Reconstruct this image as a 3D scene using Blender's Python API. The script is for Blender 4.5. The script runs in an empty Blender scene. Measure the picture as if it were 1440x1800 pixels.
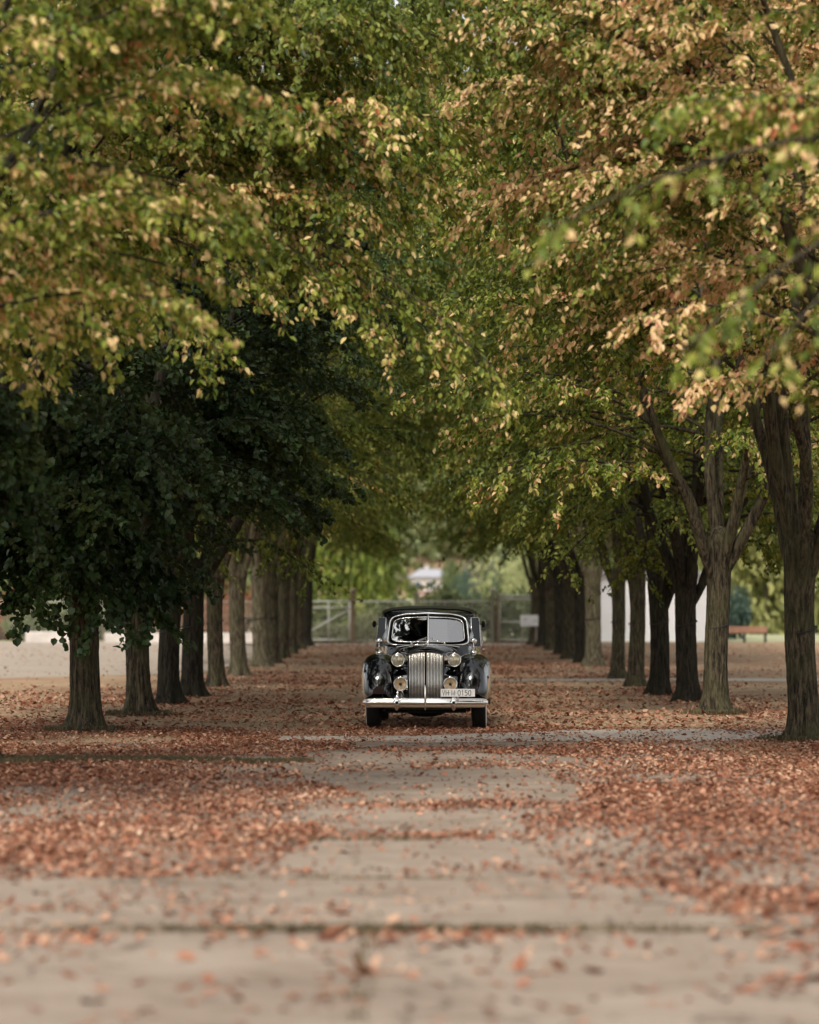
import bpy, math, random
import numpy as np
from mathutils import Vector, Matrix

C = bpy.context.scene
COL = C.collection
R = math.radians
PI = math.pi
random.seed(7)

# ------------------------------------------------------------------ camera, sky, sun, exposure
F = 6000.0            # focal length in pixels of the 1440 x 1800 photograph
CAMZ = 1.78
VX, VY = 736.0, 1058.0
cam_d = bpy.data.cameras.new('camera')
cam = bpy.data.objects.new('camera', cam_d)
COL.objects.link(cam)
cam.location = (0, 0, CAMZ)
cam.rotation_euler = (R(90) + math.atan((VY - 900) / F), 0, math.atan((VX - 720) / F))
cam_d.sensor_fit = 'VERTICAL'
cam_d.sensor_height = 36
cam_d.sensor_width = 28.8
cam_d.lens = F / 1800 * 36
cam_d.clip_start = 0.5
cam_d.clip_end = 3000
cam_d.dof.use_dof = True
cam_d.dof.focus_distance = 47.6
cam_d.dof.aperture_fstop = 1.5
C.camera = cam

SUN_EL, SUN_AZ = 47, 200       # degrees; azimuth clockwise from +Y (the avenue's direction)
W = bpy.data.worlds.new('World')
C.world = W
W.use_nodes = True
nt = W.node_tree
bg = nt.nodes['Background']
sky = nt.nodes.new('ShaderNodeTexSky')
sky.sky_type = 'NISHITA'
sky.sun_disc = False
sky.sun_elevation = R(SUN_EL)
sky.sun_rotation = R(SUN_AZ)
sky.air_density = 1.0
sky.dust_density = 3.0
sky.ozone_density = 1.0
hz_ = nt.nodes.new('ShaderNodeHueSaturation')      # thin high cloud: the blue is washed out
hz_.inputs['Saturation'].default_value = 0.15
nt.links.new(sky.outputs[0], hz_.inputs['Color'])
nt.links.new(hz_.outputs[0], bg.inputs[0])
bg.inputs[1].default_value = 0.115
sun_d = bpy.data.lights.new('sun', 'SUN')
sun = bpy.data.objects.new('sun', sun_d)
COL.objects.link(sun)
sun_d.energy = 1.5
sun_d.angle = R(11)
sun_d.color = (1.0, 0.92, 0.79)
_el, _az = R(SUN_EL), R(SUN_AZ)
SUNV = Vector((math.cos(_el) * math.sin(_az), math.cos(_el) * math.cos(_az), math.sin(_el)))
sun.rotation_euler = SUNV.to_track_quat('Z', 'Y').to_euler()
sun.location = SUNV * 60

vs = C.view_settings
vs.view_transform = 'Standard'
vs.look = 'None'
vs.exposure = 1.0
vs.gamma = 1.0
vs.use_curve_mapping = False
cy = C.cycles
cy.use_denoising = True
cy.max_bounces = 8
cy.diffuse_bounces = 4
cy.glossy_bounces = 4
cy.transmission_bounces = 6
cy.transparent_max_bounces = 8
cy.caustics_reflective = False
cy.caustics_refractive = False
cy.sample_clamp_indirect = 6


def at(px, py, d):
    """the point at distance d that the photograph shows at pixel (px, py)"""
    return ((px - VX) / F * d, d, CAMZ - (py - VY) / F * d)


# ------------------------------------------------------------------ numpy helpers
def _hash(ix, iy, iz, seed):
    h = (ix.astype(np.int64) * 374761393 + iy.astype(np.int64) * 668265263 + iz.astype(np.int64) * 2147483647 + seed * 974634777) & 0xffffffff
    h = ((h ^ (h >> 13)) * 1274126177) & 0xffffffff
    h = h ^ (h >> 16)
    return (h & 0xffff) / 65535.0


def vnoise(x, y, z=0.0, seed=0):
    x, y, z = np.broadcast_arrays(np.asarray(x, float), np.asarray(y, float), np.asarray(z, float))
    ix, iy, iz = np.floor(x), np.floor(y), np.floor(z)
    fx, fy, fz = x - ix, y - iy, z - iz
    fx, fy, fz = [f * f * (3 - 2 * f) for f in (fx, fy, fz)]
    out = 0
    for dx in (0, 1):
        for dy in (0, 1):
            for dz in (0, 1):
                w = (fx if dx else 1 - fx) * (fy if dy else 1 - fy) * (fz if dz else 1 - fz)
                out = out + w * _hash(ix + dx, iy + dy, iz + dz, seed)
    return out


def fbm(x, y, z=0.0, seed=0, octv=3):
    a, s, t, o = 0.5, 0, 0, 1.0
    for k in range(octv):
        s = s + a * vnoise(np.asarray(x) * o, np.asarray(y) * o, np.asarray(z) * o, seed + k * 17)
        t += a
        a *= 0.5
        o *= 2.03
    return s / t


def unit(v):
    n = np.linalg.norm(v, axis=-1, keepdims=True)
    return v / np.maximum(n, 1e-9)


class Geo:
    """collects vertices, quads / triangles / n-gons with a material index; becomes one mesh"""
    def __init__(self):
        self.V, self.Q, self.n, self.polys = [], [], 0, []
        self.tint = []

    def quads(self, V, Q, mi=0, tint=None):
        V = np.asarray(V, float).reshape(-1, 3)
        Q = np.asarray(Q, int).reshape(-1, 4)
        self.V.append(V)
        self.Q.append((Q + self.n, mi, tint))
        self.n += len(V)

    def poly(self, V, faces, mi=0):
        V = np.asarray(V, float).reshape(-1, 3)
        self.V.append(V)
        for f in faces:
            self.polys.append(([i + self.n for i in f], mi))
        self.n += len(V)

    def box(self, lo, hi, mi=0):
        x0, y0, z0 = lo
        x1, y1, z1 = hi
        V = [(x0, y0, z0), (x1, y0, z0), (x1, y1, z0), (x0, y1, z0), (x0, y0, z1), (x1, y0, z1), (x1, y1, z1), (x0, y1, z1)]
        self.quads(V, [(0, 3, 2, 1), (4, 5, 6, 7), (0, 1, 5, 4), (1, 2, 6, 5), (2, 3, 7, 6), (3, 0, 4, 7)], mi)
        return self

    def loft(self, S, closed=False, mi=0, cap=False):
        S = np.asarray(S, float)
        m, n, _ = S.shape
        i = np.arange(m - 1)[:, None] * n
        k = n if closed else n - 1
        j = np.arange(k)[None, :]
        j2 = (j + 1) % n
        Q = np.stack([i + j, i + j2, i + n + j2, i + n + j], -1).reshape(-1, 4)
        base = self.n
        self.quads(S.reshape(-1, 3), Q, mi)
        if cap:
            self.polys.append(([base + q for q in range(n)][::-1], mi))
            self.polys.append(([base + (m - 1) * n + q for q in range(n)], mi))
        return self

    def tube(self, P, r, seg=6, mi=0, cap=True):
        P = np.asarray(P, float)
        r = np.broadcast_to(np.asarray(r, float), (len(P),))
        T = unit(np.gradient(P, axis=0))
        ref = np.array([0, 0, 1.0]) if abs(T[0, 2]) < 0.9 else np.array([1.0, 0, 0])
        u = unit(np.cross(T, ref))
        w = np.cross(T, u)
        a = np.linspace(0, 2 * PI, seg, endpoint=False)
        S = P[:, None, :] + r[:, None, None] * (np.cos(a)[None, :, None] * u[:, None, :] + np.sin(a)[None, :, None] * w[:, None, :])
        return self.loft(S, True, mi, cap)

    def lathe(self, prof, o=(0, 0, 0), axis='y', seg=20, mi=0, sx=1.0):
        """prof: (radius, position along the axis)"""
        a = np.linspace(0, 2 * PI, seg, endpoint=False)
        S = []
        for r_, h in prof:
            c, s = r_ * np.cos(a) * sx, r_ * np.sin(a)
            z = np.full(seg, h)
            if axis == 'y':
                S.append(np.stack([c, z, s], -1))
            elif axis == 'x':
                S.append(np.stack([z, c, s], -1))
            else:
                S.append(np.stack([c, s, z], -1))
        return self.loft(np.array(S) + np.array(o), True, mi)

    def ell(self, o, r, mi=0, nu=14, nv=9):
        v = np.linspace(0.001, PI - 0.001, nv)
        return self.lathe([(math.sin(t), -math.cos(t)) for t in v], (0, 0, 0), 'z', nu, mi)._last_scale(np.array(r), np.array(o))

    def _last_scale(self, s, o):
        self.V[-1] = self.V[-1] * s + o
        return self

    def mesh(self, name, mats, smooth=False):
        V = np.concatenate(self.V) if self.V else np.zeros((0, 3))
        idx, start, mi, tint = [], [], [], []
        p = 0
        has_t = False
        for Q, m, t in self.Q:
            idx.append(Q.ravel())
            start.append(p + np.arange(len(Q)) * 4)
            mi.append(np.full(len(Q), m))
            if t is None:
                tint.append(np.full(len(Q), 0.5))
            else:
                tint.append(t)
                has_t = True
            p += len(Q) * 4
        for f, m in self.polys:
            idx.append(np.array(f))
            start.append(np.array([p]))
            mi.append(np.array([m]))
            tint.append(np.array([0.5]))
            p += len(f)
        idx = np.concatenate(idx).astype(np.int32)
        start = np.concatenate(start).astype(np.int32)
        mi = np.concatenate(mi).astype(np.int32)
        me = bpy.data.meshes.new(name)
        me.vertices.add(len(V))
        me.vertices.foreach_set('co', V.astype(np.float32).ravel())
        me.loops.add(len(idx))
        me.loops.foreach_set('vertex_index', idx)
        me.polygons.add(len(start))
        me.polygons.foreach_set('loop_start', start)
        me.polygons.foreach_set('material_index', mi)
        me.polygons.foreach_set('use_smooth', np.full(len(start), smooth))
        if has_t:
            a = me.attributes.new('tint', 'FLOAT', 'FACE')
            a.data.foreach_set('value', np.concatenate(tint).astype(np.float32))
        me.update(calc_edges=True)
        me.validate()
        for m in (mats if isinstance(mats, (list, tuple)) else [mats]):
            me.materials.append(m)
        return me


def link(name, data, parent=None, loc=None, rot=None, scale=None):
    o = bpy.data.objects.new(name, data)
    COL.objects.link(o)
    o.parent = parent
    if loc is not None:
        o.location = loc
    if rot is not None:
        o.rotation_euler = rot
    if scale is not None:
        o.scale = scale if isinstance(scale, (tuple, list)) else (scale,) * 3
    return o


def put(name, g, mats, parent=None, smooth=False, **k):
    return link(name, g.mesh(name, mats, smooth), parent, **k)


def tag(o, label=None, cat=None, group=None, kind=None):
    if label:
        o['label'] = label
    if cat:
        o['category'] = cat
    if group:
        o['group'] = group
    if kind:
        o['kind'] = kind
    return o


def thing(name, label, cat, loc=(0, 0, 0), rz=0, group=None):
    return tag(link(name, None, None, loc, (0, 0, rz)), label, cat, group)


# ------------------------------------------------------------------ materials
def mat(name):
    m = bpy.data.materials.new(name)
    m.use_nodes = True
    return m, m.node_tree.nodes, m.node_tree.links, m.node_tree.nodes['Principled BSDF']


def plain(name, col, rough=0.5, metal=0.0, spec=0.5, var=0.0, scale=8.0, bump=0.0, bscale=60.0, coat=0.0):
    m, N, L, b = mat(name)
    b.inputs['Roughness'].default_value = rough
    b.inputs['Metallic'].default_value = metal
    b.inputs['Specular IOR Level'].default_value = spec
    b.inputs['Coat Weight'].default_value = coat
    tc = N.new('ShaderNodeTexCoord')
    if var:
        n = N.new('ShaderNodeTexNoise')
        n.inputs['Scale'].default_value = scale
        n.inputs['Detail'].default_value = 5
        L.new(tc.outputs['Object'], n.inputs['Vector'])
        r = N.new('ShaderNodeValToRGB')
        r.color_ramp.elements[0].position = 0.3
        r.color_ramp.elements[1].position = 0.7
        r.color_ramp.elements[0].color = tuple(c * (1 - var) for c in col) + (1,)
        r.color_ramp.elements[1].color = tuple(min(1, c * (1 + var)) for c in col) + (1,)
        L.new(n.outputs['Fac'], r.inputs[0])
        L.new(r.outputs[0], b.inputs['Base Color'])
    else:
        b.inputs['Base Color'].default_value = tuple(col) + (1,)
    if bump:
        n2 = N.new('ShaderNodeTexNoise')
        n2.inputs['Scale'].default_value = bscale
        n2.inputs['Detail'].default_value = 6
        L.new(tc.outputs['Object'], n2.inputs['Vector'])
        bp = N.new('ShaderNodeBump')
        bp.inputs['Strength'].default_value = bump
        bp.inputs['Distance'].default_value = 0.02
        L.new(n2.outputs['Fac'], bp.inputs['Height'])
        L.new(bp.outputs[0], b.inputs['Normal'])
    return m


def leafmat(name, stops, clump=0.6, scale=0.55, trans=0.20, rough=0.5, spec=0.35):
    """stops: (position, colour); position comes from a per-leaf tint mixed with clumps through the crown"""
    m, N, L, b = mat(name)
    at_ = N.new('ShaderNodeAttribute')
    at_.attribute_name = 'tint'
    tc = N.new('ShaderNodeTexCoord')
    oi = N.new('ShaderNodeObjectInfo')
    add = N.new('ShaderNodeVectorMath')
    add.operation = 'ADD'
    mul = N.new('ShaderNodeVectorMath')
    mul.operation = 'SCALE'
    mul.inputs[0].default_value = (37, 19, 53)
    L.new(oi.outputs['Random'], mul.inputs['Scale'])
    L.new(tc.outputs['Object'], add.inputs[0])
    L.new(mul.outputs[0], add.inputs[1])
    n = N.new('ShaderNodeTexNoise')
    n.inputs['Scale'].default_value = scale
    n.inputs['Detail'].default_value = 3
    L.new(add.outputs[0], n.inputs['Vector'])
    mr = N.new('ShaderNodeMapRange')
    mr.inputs[1].default_value = 0.32
    mr.inputs[2].default_value = 0.68
    L.new(n.outputs['Fac'], mr.inputs[0])
    mx = N.new('ShaderNodeMix')
    mx.data_type = 'FLOAT'
    mx.inputs[0].default_value = clump
    L.new(at_.outputs['Fac'], mx.inputs[2])
    L.new(mr.outputs[0], mx.inputs[3])
    r = N.new('ShaderNodeValToRGB')
    e = r.color_ramp.elements
    while len(e) < len(stops):
        e.new(0.5)
    for k, (p, c) in enumerate(stops):
        e[k].position = p
        e[k].color = tuple(c) + (1,)
    L.new(mx.outputs[0], r.inputs[0])
    L.new(r.outputs[0], b.inputs['Base Color'])
    b.inputs['Roughness'].default_value = rough
    b.inputs['Specular IOR Level'].default_value = spec
    if trans:
        t = N.new('ShaderNodeBsdfTranslucent')
        hs = N.new('ShaderNodeHueSaturation')
        hs.inputs['Saturation'].default_value = 1.15
        hs.inputs['Value'].default_value = 1.2
        L.new(r.outputs[0], hs.inputs['Color'])
        L.new(hs.outputs[0], t.inputs[0])
        ms = N.new('ShaderNodeMixShader')
        ms.inputs[0].default_value = trans
        out = N['Material Output']
        L.new(b.outputs[0], ms.inputs[1])
        L.new(t.outputs[0], ms.inputs[2])
        L.new(ms.outputs[0], out.inputs[0])
    return m


def bark_mat(name, dark, light, moss):
    m, N, L, b = mat(name)
    tc = N.new('ShaderNodeTexCoord')
    mp = N.new('ShaderNodeMapping')
    mp.inputs['Scale'].default_value = (26, 26, 4.2)
    L.new(tc.outputs['Object'], mp.inputs[0])
    n = N.new('ShaderNodeTexNoise')
    n.inputs['Scale'].default_value = 1.0
    n.inputs['Detail'].default_value = 6
    n.inputs['Roughness'].default_value = 0.72
    L.new(mp.outputs[0], n.inputs['Vector'])
    r = N.new('ShaderNodeValToRGB')
    r.color_ramp.elements[0].position = 0.42
    r.color_ramp.elements[0].color = dark + (1,)
    r.color_ramp.elements[1].position = 0.62
    r.color_ramp.elements[1].color = light + (1,)
    L.new(n.outputs['Fac'], r.inputs[0])
    n3 = N.new('ShaderNodeTexNoise')
    n3.inputs['Scale'].default_value = 2.2
    n3.inputs['Detail'].default_value = 4
    L.new(tc.outputs['Object'], n3.inputs['Vector'])
    r3 = N.new('ShaderNodeValToRGB')
    r3.color_ramp.elements[0].position = 0.42
    r3.color_ramp.elements[1].position = 0.65
    L.new(n3.outputs['Fac'], r3.inputs[0])
    mx = N.new('ShaderNodeMix')
    mx.data_type = 'RGBA'
    mx.blend_type = 'MIX'
    sc = N.new('ShaderNodeMath')
    sc.operation = 'MULTIPLY'
    sc.inputs[1].default_value = 0.6
    L.new(r3.outputs[0], sc.inputs[0])
    L.new(sc.outputs[0], mx.inputs[0])
    L.new(r.outputs[0], mx.inputs[6])
    mx.inputs[7].default_value = moss + (1,)
    L.new(mx.outputs[2], b.inputs['Base Color'])
    b.inputs['Roughness'].default_value = 0.9
    b.inputs['Specular IOR Level'].default_value = 0.2
    bp = N.new('ShaderNodeBump')
    bp.inputs['Strength'].default_value = 0.9
    bp.inputs['Distance'].default_value = 0.03
    L.new(n.outputs['Fac'], bp.inputs['Height'])
    L.new(bp.outputs[0], b.inputs['Normal'])
    return m


M = {}
M['bark'] = bark_mat('bark', (0.012, 0.010, 0.007), (0.125, 0.100, 0.062), (0.068, 0.068, 0.030))
M['bark_dark'] = bark_mat('bark_dark', (0.009, 0.008, 0.006), (0.052, 0.042, 0.029), (0.030, 0.032, 0.017))
M['bark_pale'] = bark_mat('bark_pale', (0.040, 0.033, 0.020), (0.21, 0.175, 0.115), (0.125, 0.122, 0.06))
# crowns
M['leaf_yellow'] = leafmat('leaf_yellow', [(0.0, (0.020, 0.038, 0.006)), (0.25, (0.075, 0.115, 0.012)), (0.48, (0.19, 0.230, 0.030)), (0.62, (0.33, 0.335, 0.065)), (0.67, (0.66, 0.52, 0.22)), (0.85, (0.74, 0.53, 0.27)), (0.92, (0.58, 0.25, 0.11)), (1.0, (0.42, 0.12, 0.06))], 0.26, 0.7, trans=0.28)
M['leaf_peach'] = leafmat('leaf_peach', [(0.0, (0.022, 0.040, 0.008)), (0.22, (0.085, 0.120, 0.016)), (0.46, (0.24, 0.26, 0.045)), (0.53, (0.66, 0.48, 0.22)), (0.76, (0.76, 0.53, 0.30)), (0.88, (0.64, 0.33, 0.20)), (1.0, (0.42, 0.13, 0.08))], 0.34, 0.6, trans=0.28)
M['leaf_mixed'] = leafmat('leaf_mixed', [(0.0, (0.022, 0.042, 0.006)), (0.30, (0.080, 0.120, 0.014)), (0.56, (0.20, 0.24, 0.032)), (0.68, (0.32, 0.32, 0.06)), (0.73, (0.64, 0.48, 0.22)), (0.88, (0.68, 0.44, 0.22)), (1.0, (0.44, 0.13, 0.06))], 0.28, 0.7, trans=0.28)
M['leaf_green'] = leafmat('leaf_green', [(0.0, (0.015, 0.028, 0.005)), (0.30, (0.062, 0.094, 0.012)), (0.60, (0.175, 0.21, 0.034)), (0.84, (0.34, 0.35, 0.085)), (0.9, (0.58, 0.46, 0.18)), (1.0, (0.55, 0.32, 0.12))], 0.32, 0.6, trans=0.28)
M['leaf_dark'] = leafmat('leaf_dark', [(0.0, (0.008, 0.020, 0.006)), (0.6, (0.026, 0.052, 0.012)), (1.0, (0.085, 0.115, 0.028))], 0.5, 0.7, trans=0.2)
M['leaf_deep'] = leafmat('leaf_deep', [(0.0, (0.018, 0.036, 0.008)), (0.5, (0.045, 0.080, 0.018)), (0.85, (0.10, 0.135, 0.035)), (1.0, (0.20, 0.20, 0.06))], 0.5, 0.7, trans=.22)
M['leaf_far'] = leafmat('leaf_far', [(0.0, (0.06, 0.09, 0.035)), (0.5, (0.15, 0.18, 0.07)), (1.0, (0.27, 0.28, 0.13))], 0.5, 0.4)  # distance haze is put into these paler greens
M['leaf_pale'] = leafmat('leaf_pale', [(0.0, (0.14, 0.17, 0.07)), (0.5, (0.28, 0.30, 0.13)), (1.0, (0.42, 0.41, 0.21))], 0.5, 0.5)  # palest background green, lightened in place of haze in the air
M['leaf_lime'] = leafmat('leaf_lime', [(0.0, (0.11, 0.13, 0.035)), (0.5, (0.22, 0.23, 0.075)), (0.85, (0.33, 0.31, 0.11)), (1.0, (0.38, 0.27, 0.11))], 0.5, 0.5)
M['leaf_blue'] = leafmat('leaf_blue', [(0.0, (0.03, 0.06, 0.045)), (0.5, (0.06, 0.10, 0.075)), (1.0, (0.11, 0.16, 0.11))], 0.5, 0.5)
M['leaf_red'] = leafmat('leaf_red', [(0.0, (0.06, 0.07, 0.025)), (0.3, (0.17, 0.10, 0.045)), (0.55, (0.34, 0.135, 0.075)), (0.8, (0.46, 0.23, 0.13)), (1.0, (0.24, 0.23, 0.09))], 0.5, 0.5)
M['litter'] = leafmat('litter', [(0.0, (0.045, 0.022, 0.015)), (0.22, (0.14, 0.050, 0.028)), (0.46, (0.29, 0.115, 0.064)), (0.64, (0.38, 0.185, 0.115)), (0.82, (0.52, 0.31, 0.20)), (1.0, (0.60, 0.44, 0.32))], 0.22, 0.35, trans=0.12, rough=0.7, spec=0.2)
# ground
def concrete_mat():
    m, N, L, b = mat('concrete')
    tc = N.new('ShaderNodeTexCoord')

    def noise(sc, det, rough=.55):
        n = N.new('ShaderNodeTexNoise')
        n.inputs['Scale'].default_value = sc
        n.inputs['Detail'].default_value = det
        n.inputs['Roughness'].default_value = rough
        L.new(tc.outputs['Object'], n.inputs['Vector'])
        return n

    def ramp(src, a, ca, b_, cb):
        r = N.new('ShaderNodeValToRGB')
        r.color_ramp.elements[0].position = a
        r.color_ramp.elements[0].color = tuple(ca) + (1,)
        r.color_ramp.elements[1].position = b_
        r.color_ramp.elements[1].color = tuple(cb) + (1,)
        L.new(src, r.inputs[0])
        return r

    def mul(a, b_, f=1.0):
        x = N.new('ShaderNodeMix')
        x.data_type = 'RGBA'
        x.blend_type = 'MULTIPLY'
        x.inputs[0].default_value = f
        L.new(a, x.inputs[6])
        L.new(b_, x.inputs[7])
        return x.outputs[2]
    big = ramp(noise(.55, 6, .6).outputs['Fac'], .32, (0.240, 0.188, 0.146), .68, (0.34, 0.28, 0.225))
    stain = ramp(noise(2.1, 7, .7).outputs['Fac'], .30, (.66, .62, .57), .52, (1, 1, 1))
    grit = ramp(noise(70, 3, .6).outputs['Fac'], .30, (.72, .70, .68), .6, (1.06, 1.05, 1.04))
    v = N.new('ShaderNodeTexVoronoi')
    v.feature = 'DISTANCE_TO_EDGE'
    v.inputs['Scale'].default_value = .42
    w = N.new('ShaderNodeVectorMath')
    w.operation = 'ADD'
    wn = noise(1.7, 4)
    sc = N.new('ShaderNodeVectorMath')
    sc.operation = 'SCALE'
    sc.inputs['Scale'].default_value = .9
    L.new(wn.outputs['Color'], sc.inputs[0])
    L.new(tc.outputs['Object'], w.inputs[0])
    L.new(sc.outputs[0], w.inputs[1])
    L.new(w.outputs[0], v.inputs['Vector'])
    crack = ramp(v.outputs['Distance'], .0, (.30, .27, .24), .014, (1, 1, 1))
    c = mul(mul(mul(big.outputs[0], stain.outputs[0], .8), grit.outputs[0], .9), crack.outputs[0], .8)
    L.new(c, b.inputs['Base Color'])
    b.inputs['Roughness'].default_value = .92
    b.inputs['Specular IOR Level'].default_value = .2
    bp = N.new('ShaderNodeBump')
    bp.inputs['Strength'].default_value = .4
    bp.inputs['Distance'].default_value = .01
    L.new(noise(45, 6, .7).outputs['Fac'], bp.inputs['Height'])
    L.new(bp.outputs[0], b.inputs['Normal'])
    return m


M['concrete'] = concrete_mat()
M['path'] = plain('path', (0.44, 0.38, 0.32), 0.9, var=0.14, scale=1.5, bump=0.3, bscale=30, spec=0.2)
M['gravel'] = plain('gravel', (0.34, 0.285, 0.23), 0.95, var=0.08, scale=0.5, bump=0.3, bscale=12, spec=0.1)
M['lawn'] = plain('lawn', (0.36, 0.36, 0.22), 0.95, var=0.15, scale=0.2, spec=0.1)


def ground_mat():
    m, N, L, b = mat('dirt_and_litter')
    tc = N.new('ShaderNodeTexCoord')

    def noise(sc, det=4, rough=0.55):
        n = N.new('ShaderNodeTexNoise')
        n.inputs['Scale'].default_value = sc
        n.inputs['Detail'].default_value = det
        n.inputs['Roughness'].default_value = rough
        L.new(tc.outputs['Object'], n.inputs['Vector'])
        return n

    def ramp(src, stops):
        r = N.new('ShaderNodeValToRGB')
        e = r.color_ramp.elements
        while len(e) < len(stops):
            e.new(0.5)
        for k, (p, c) in enumerate(stops):
            e[k].position = p
            e[k].color = tuple(c) + (1,)
        L.new(src, r.inputs[0])
        return r
    fine = ramp(noise(11, 4, 0.7).outputs['Fac'], [(0.3, (0.10, 0.045, 0.025)), (0.46, (0.26, 0.115, 0.065)), (0.58, (0.36, 0.20, 0.115)), (0.72, (0.46, 0.31, 0.19))])
    base = ramp(noise(1.1, 5).outputs['Fac'], [(0.3, (0.30, 0.215, 0.135)), (0.55, (0.38, 0.295, 0.19)), (0.75, (0.35, 0.30, 0.165))])
    msk = ramp(noise(0.35, 5, 0.6).outputs['Fac'], [(0.40, (0.12,) * 3), (0.65, (0.7,) * 3)])
    mx = N.new('ShaderNodeMix')
    mx.data_type = 'RGBA'
    L.new(msk.outputs[0], mx.inputs[0])
    L.new(base.outputs[0], mx.inputs[6])
    L.new(fine.outputs[0], mx.inputs[7])
    L.new(mx.outputs[2], b.inputs['Base Color'])
    b.inputs['Roughness'].default_value = 0.95
    b.inputs['Specular IOR Level'].default_value = 0.1
    bp = N.new('ShaderNodeBump')
    bp.inputs['Strength'].default_value = 0.6
    bp.inputs['Distance'].default_value = 0.04
    n = noise(14, 5, 0.7)
    L.new(n.outputs['Fac'], bp.inputs['Height'])
    L.new(bp.outputs[0], b.inputs['Normal'])
    return m


M['ground'] = ground_mat()
# car
M['paint'] = plain('black_paint', (0.003, 0.003, 0.0035), 0.05, spec=0.7, coat=0.6)
M['roof_top'] = plain('roof_leathercloth_sheen', (0.035, 0.032, 0.028), 0.38, spec=0.5, bump=0.05, bscale=200)  # base colour lightened to carry the roof's tan-grey sheen
M['chrome'] = plain('chrome', (0.80, 0.78, 0.74), 0.08, metal=1.0)
M['chrome_dull'] = plain('grille_chrome', (0.68, 0.65, 0.60), 0.22, metal=1.0)
M['rubber'] = plain('rubber', (0.010, 0.010, 0.010), 0.75, spec=0.25, bump=0.2, bscale=90)
M['whitewall'] = plain('whitewall', (0.62, 0.58, 0.52), 0.6, var=0.08)
M['dark'] = plain('dark_void', (0.006, 0.006, 0.006), 0.7, spec=0.2)
M['lens'] = plain('lens_glass', (0.34, 0.30, 0.20), 0.08, var=0.6, scale=26, spec=1.0, coat=1.0)
M['lens_amber'] = plain('lens_cream', (0.42, 0.30, 0.17), 0.15, var=0.25, scale=24, spec=0.9, coat=.6)
M['plate'] = plain('plate_white', (0.82, 0.80, 0.77), 0.45)
M['ink'] = plain('plate_black', (0.012, 0.012, 0.012), 0.5)
M['seat'] = plain('seat_leather', (0.030, 0.022, 0.018), 0.5)
M['side_glass'] = plain('side_glass', (0.012, 0.014, 0.017), 0.05, spec=0.35)


def glass_mat():
    m, N, L, b = mat('windscreen_glass')
    out = N['Material Output']
    g = N.new('ShaderNodeBsdfGlossy')
    g.inputs['Roughness'].default_value = 0.015
    t = N.new('ShaderNodeBsdfTransparent')
    t.inputs[0].default_value = (0.82, 0.86, 0.84, 1)
    fr = N.new('ShaderNodeFresnel')
    fr.inputs[0].default_value = 3.3
    mx = N.new('ShaderNodeMixShader')
    L.new(fr.outputs[0], mx.inputs[0])
    L.new(t.outputs[0], mx.inputs[1])
    L.new(g.outputs[0], mx.inputs[2])
    L.new(mx.outputs[0], out.inputs[0])
    return m


M['glass'] = glass_mat()
# background
M['galv'] = plain('galvanised_steel', (0.48, 0.47, 0.42), 0.5, metal=0.3)
M['old_wood'] = plain('weathered_wood', (0.34, 0.28, 0.22), 0.85, var=0.25, scale=6)
M['bench_wood'] = plain('bench_wood', (0.34, 0.17, 0.11), 0.6, var=0.15, scale=5)
M['black_steel'] = plain('black_steel', (0.02, 0.02, 0.018), 0.6)
M['white_wall'] = plain('white_paint', (0.74, 0.72, 0.72), 0.7, var=0.04, scale=0.8)
M['white_board'] = plain('sign_white', (0.74, 0.73, 0.72), 0.5)
M['block'] = plain('pale_concrete_block', (0.50, 0.45, 0.41), 0.9, var=0.15, scale=2)
M['house_wall'] = plain('house_wall', (0.46, 0.40, 0.37), 0.8, var=0.08)
M['house_roof'] = plain('house_roof', (0.33, 0.33, 0.36), 0.7, var=0.1)
M['house_glass'] = plain('house_glass', (0.05, 0.06, 0.07), 0.1)
M['red_paint'] = plain('red_paint', (0.42, 0.10, 0.08), 0.6)
M['wire'] = plain('wire', (0.012, 0.011, 0.010), 0.7)


# ------------------------------------------------------------------ ground, paving
def ground_z(x, y):
    x, y = np.asarray(x, float), np.asarray(y, float)
    up = np.clip(y - 156, 0, None) * 0.0068
    far = np.clip(y - 520, 0, None) * 0.14
    return up + far


def sheet(name, xs, ys, zf, m, kind='structure', label=None):
    X, Y = np.meshgrid(xs, ys)
    Z = zf(X, Y)
    g = Geo()
    g.loft(np.stack([X, Y, Z], -1), False)
    o = put(name, g, m, smooth=True)
    return tag(o, label, None, None, kind)


gx = np.concatenate([np.linspace(-420, -40, 16), np.linspace(-30, 30, 31), np.linspace(40, 420, 16)])
gy = np.concatenate([np.linspace(-60, 0, 7), np.linspace(4, 156, 60), np.linspace(170, 520, 26), np.linspace(560, 1000, 12)])
sheet('ground', gx, gy, ground_z, M['ground'])


def patch(name, pts_lo, pts_hi, m, z=0.004, n=60, seed=0, amp=0.35, freq=0.6):
    """a sheet between two polylines (near edge, far edge), both with ragged edges"""
    def ragged(pl, s):
        pl = np.array(pl, float)
        t = np.linspace(0, len(pl) - 1, n)
        P = np.stack([np.interp(t, np.arange(len(pl)), pl[:, k]) for k in (0, 1)], -1)
        P[:, 1] += (fbm(P[:, 0] * freq, P[:, 1] * 0.1, 0, seed + s, 4) - 0.5) * 2 * amp
        return P
    A, B = ragged(pts_lo, 1), ragged(pts_hi, 5)
    rows = []
    for t in np.linspace(0, 1, 9):
        P = A * (1 - t) + B * t
        rows.append(np.column_stack([P, z + ground_z(P[:, 0], P[:, 1])]))
    g = Geo()
    g.loft(np.array(rows), False)
    return tag(put(name, g, m, smooth=True), None, None, None, 'structure')


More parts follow.
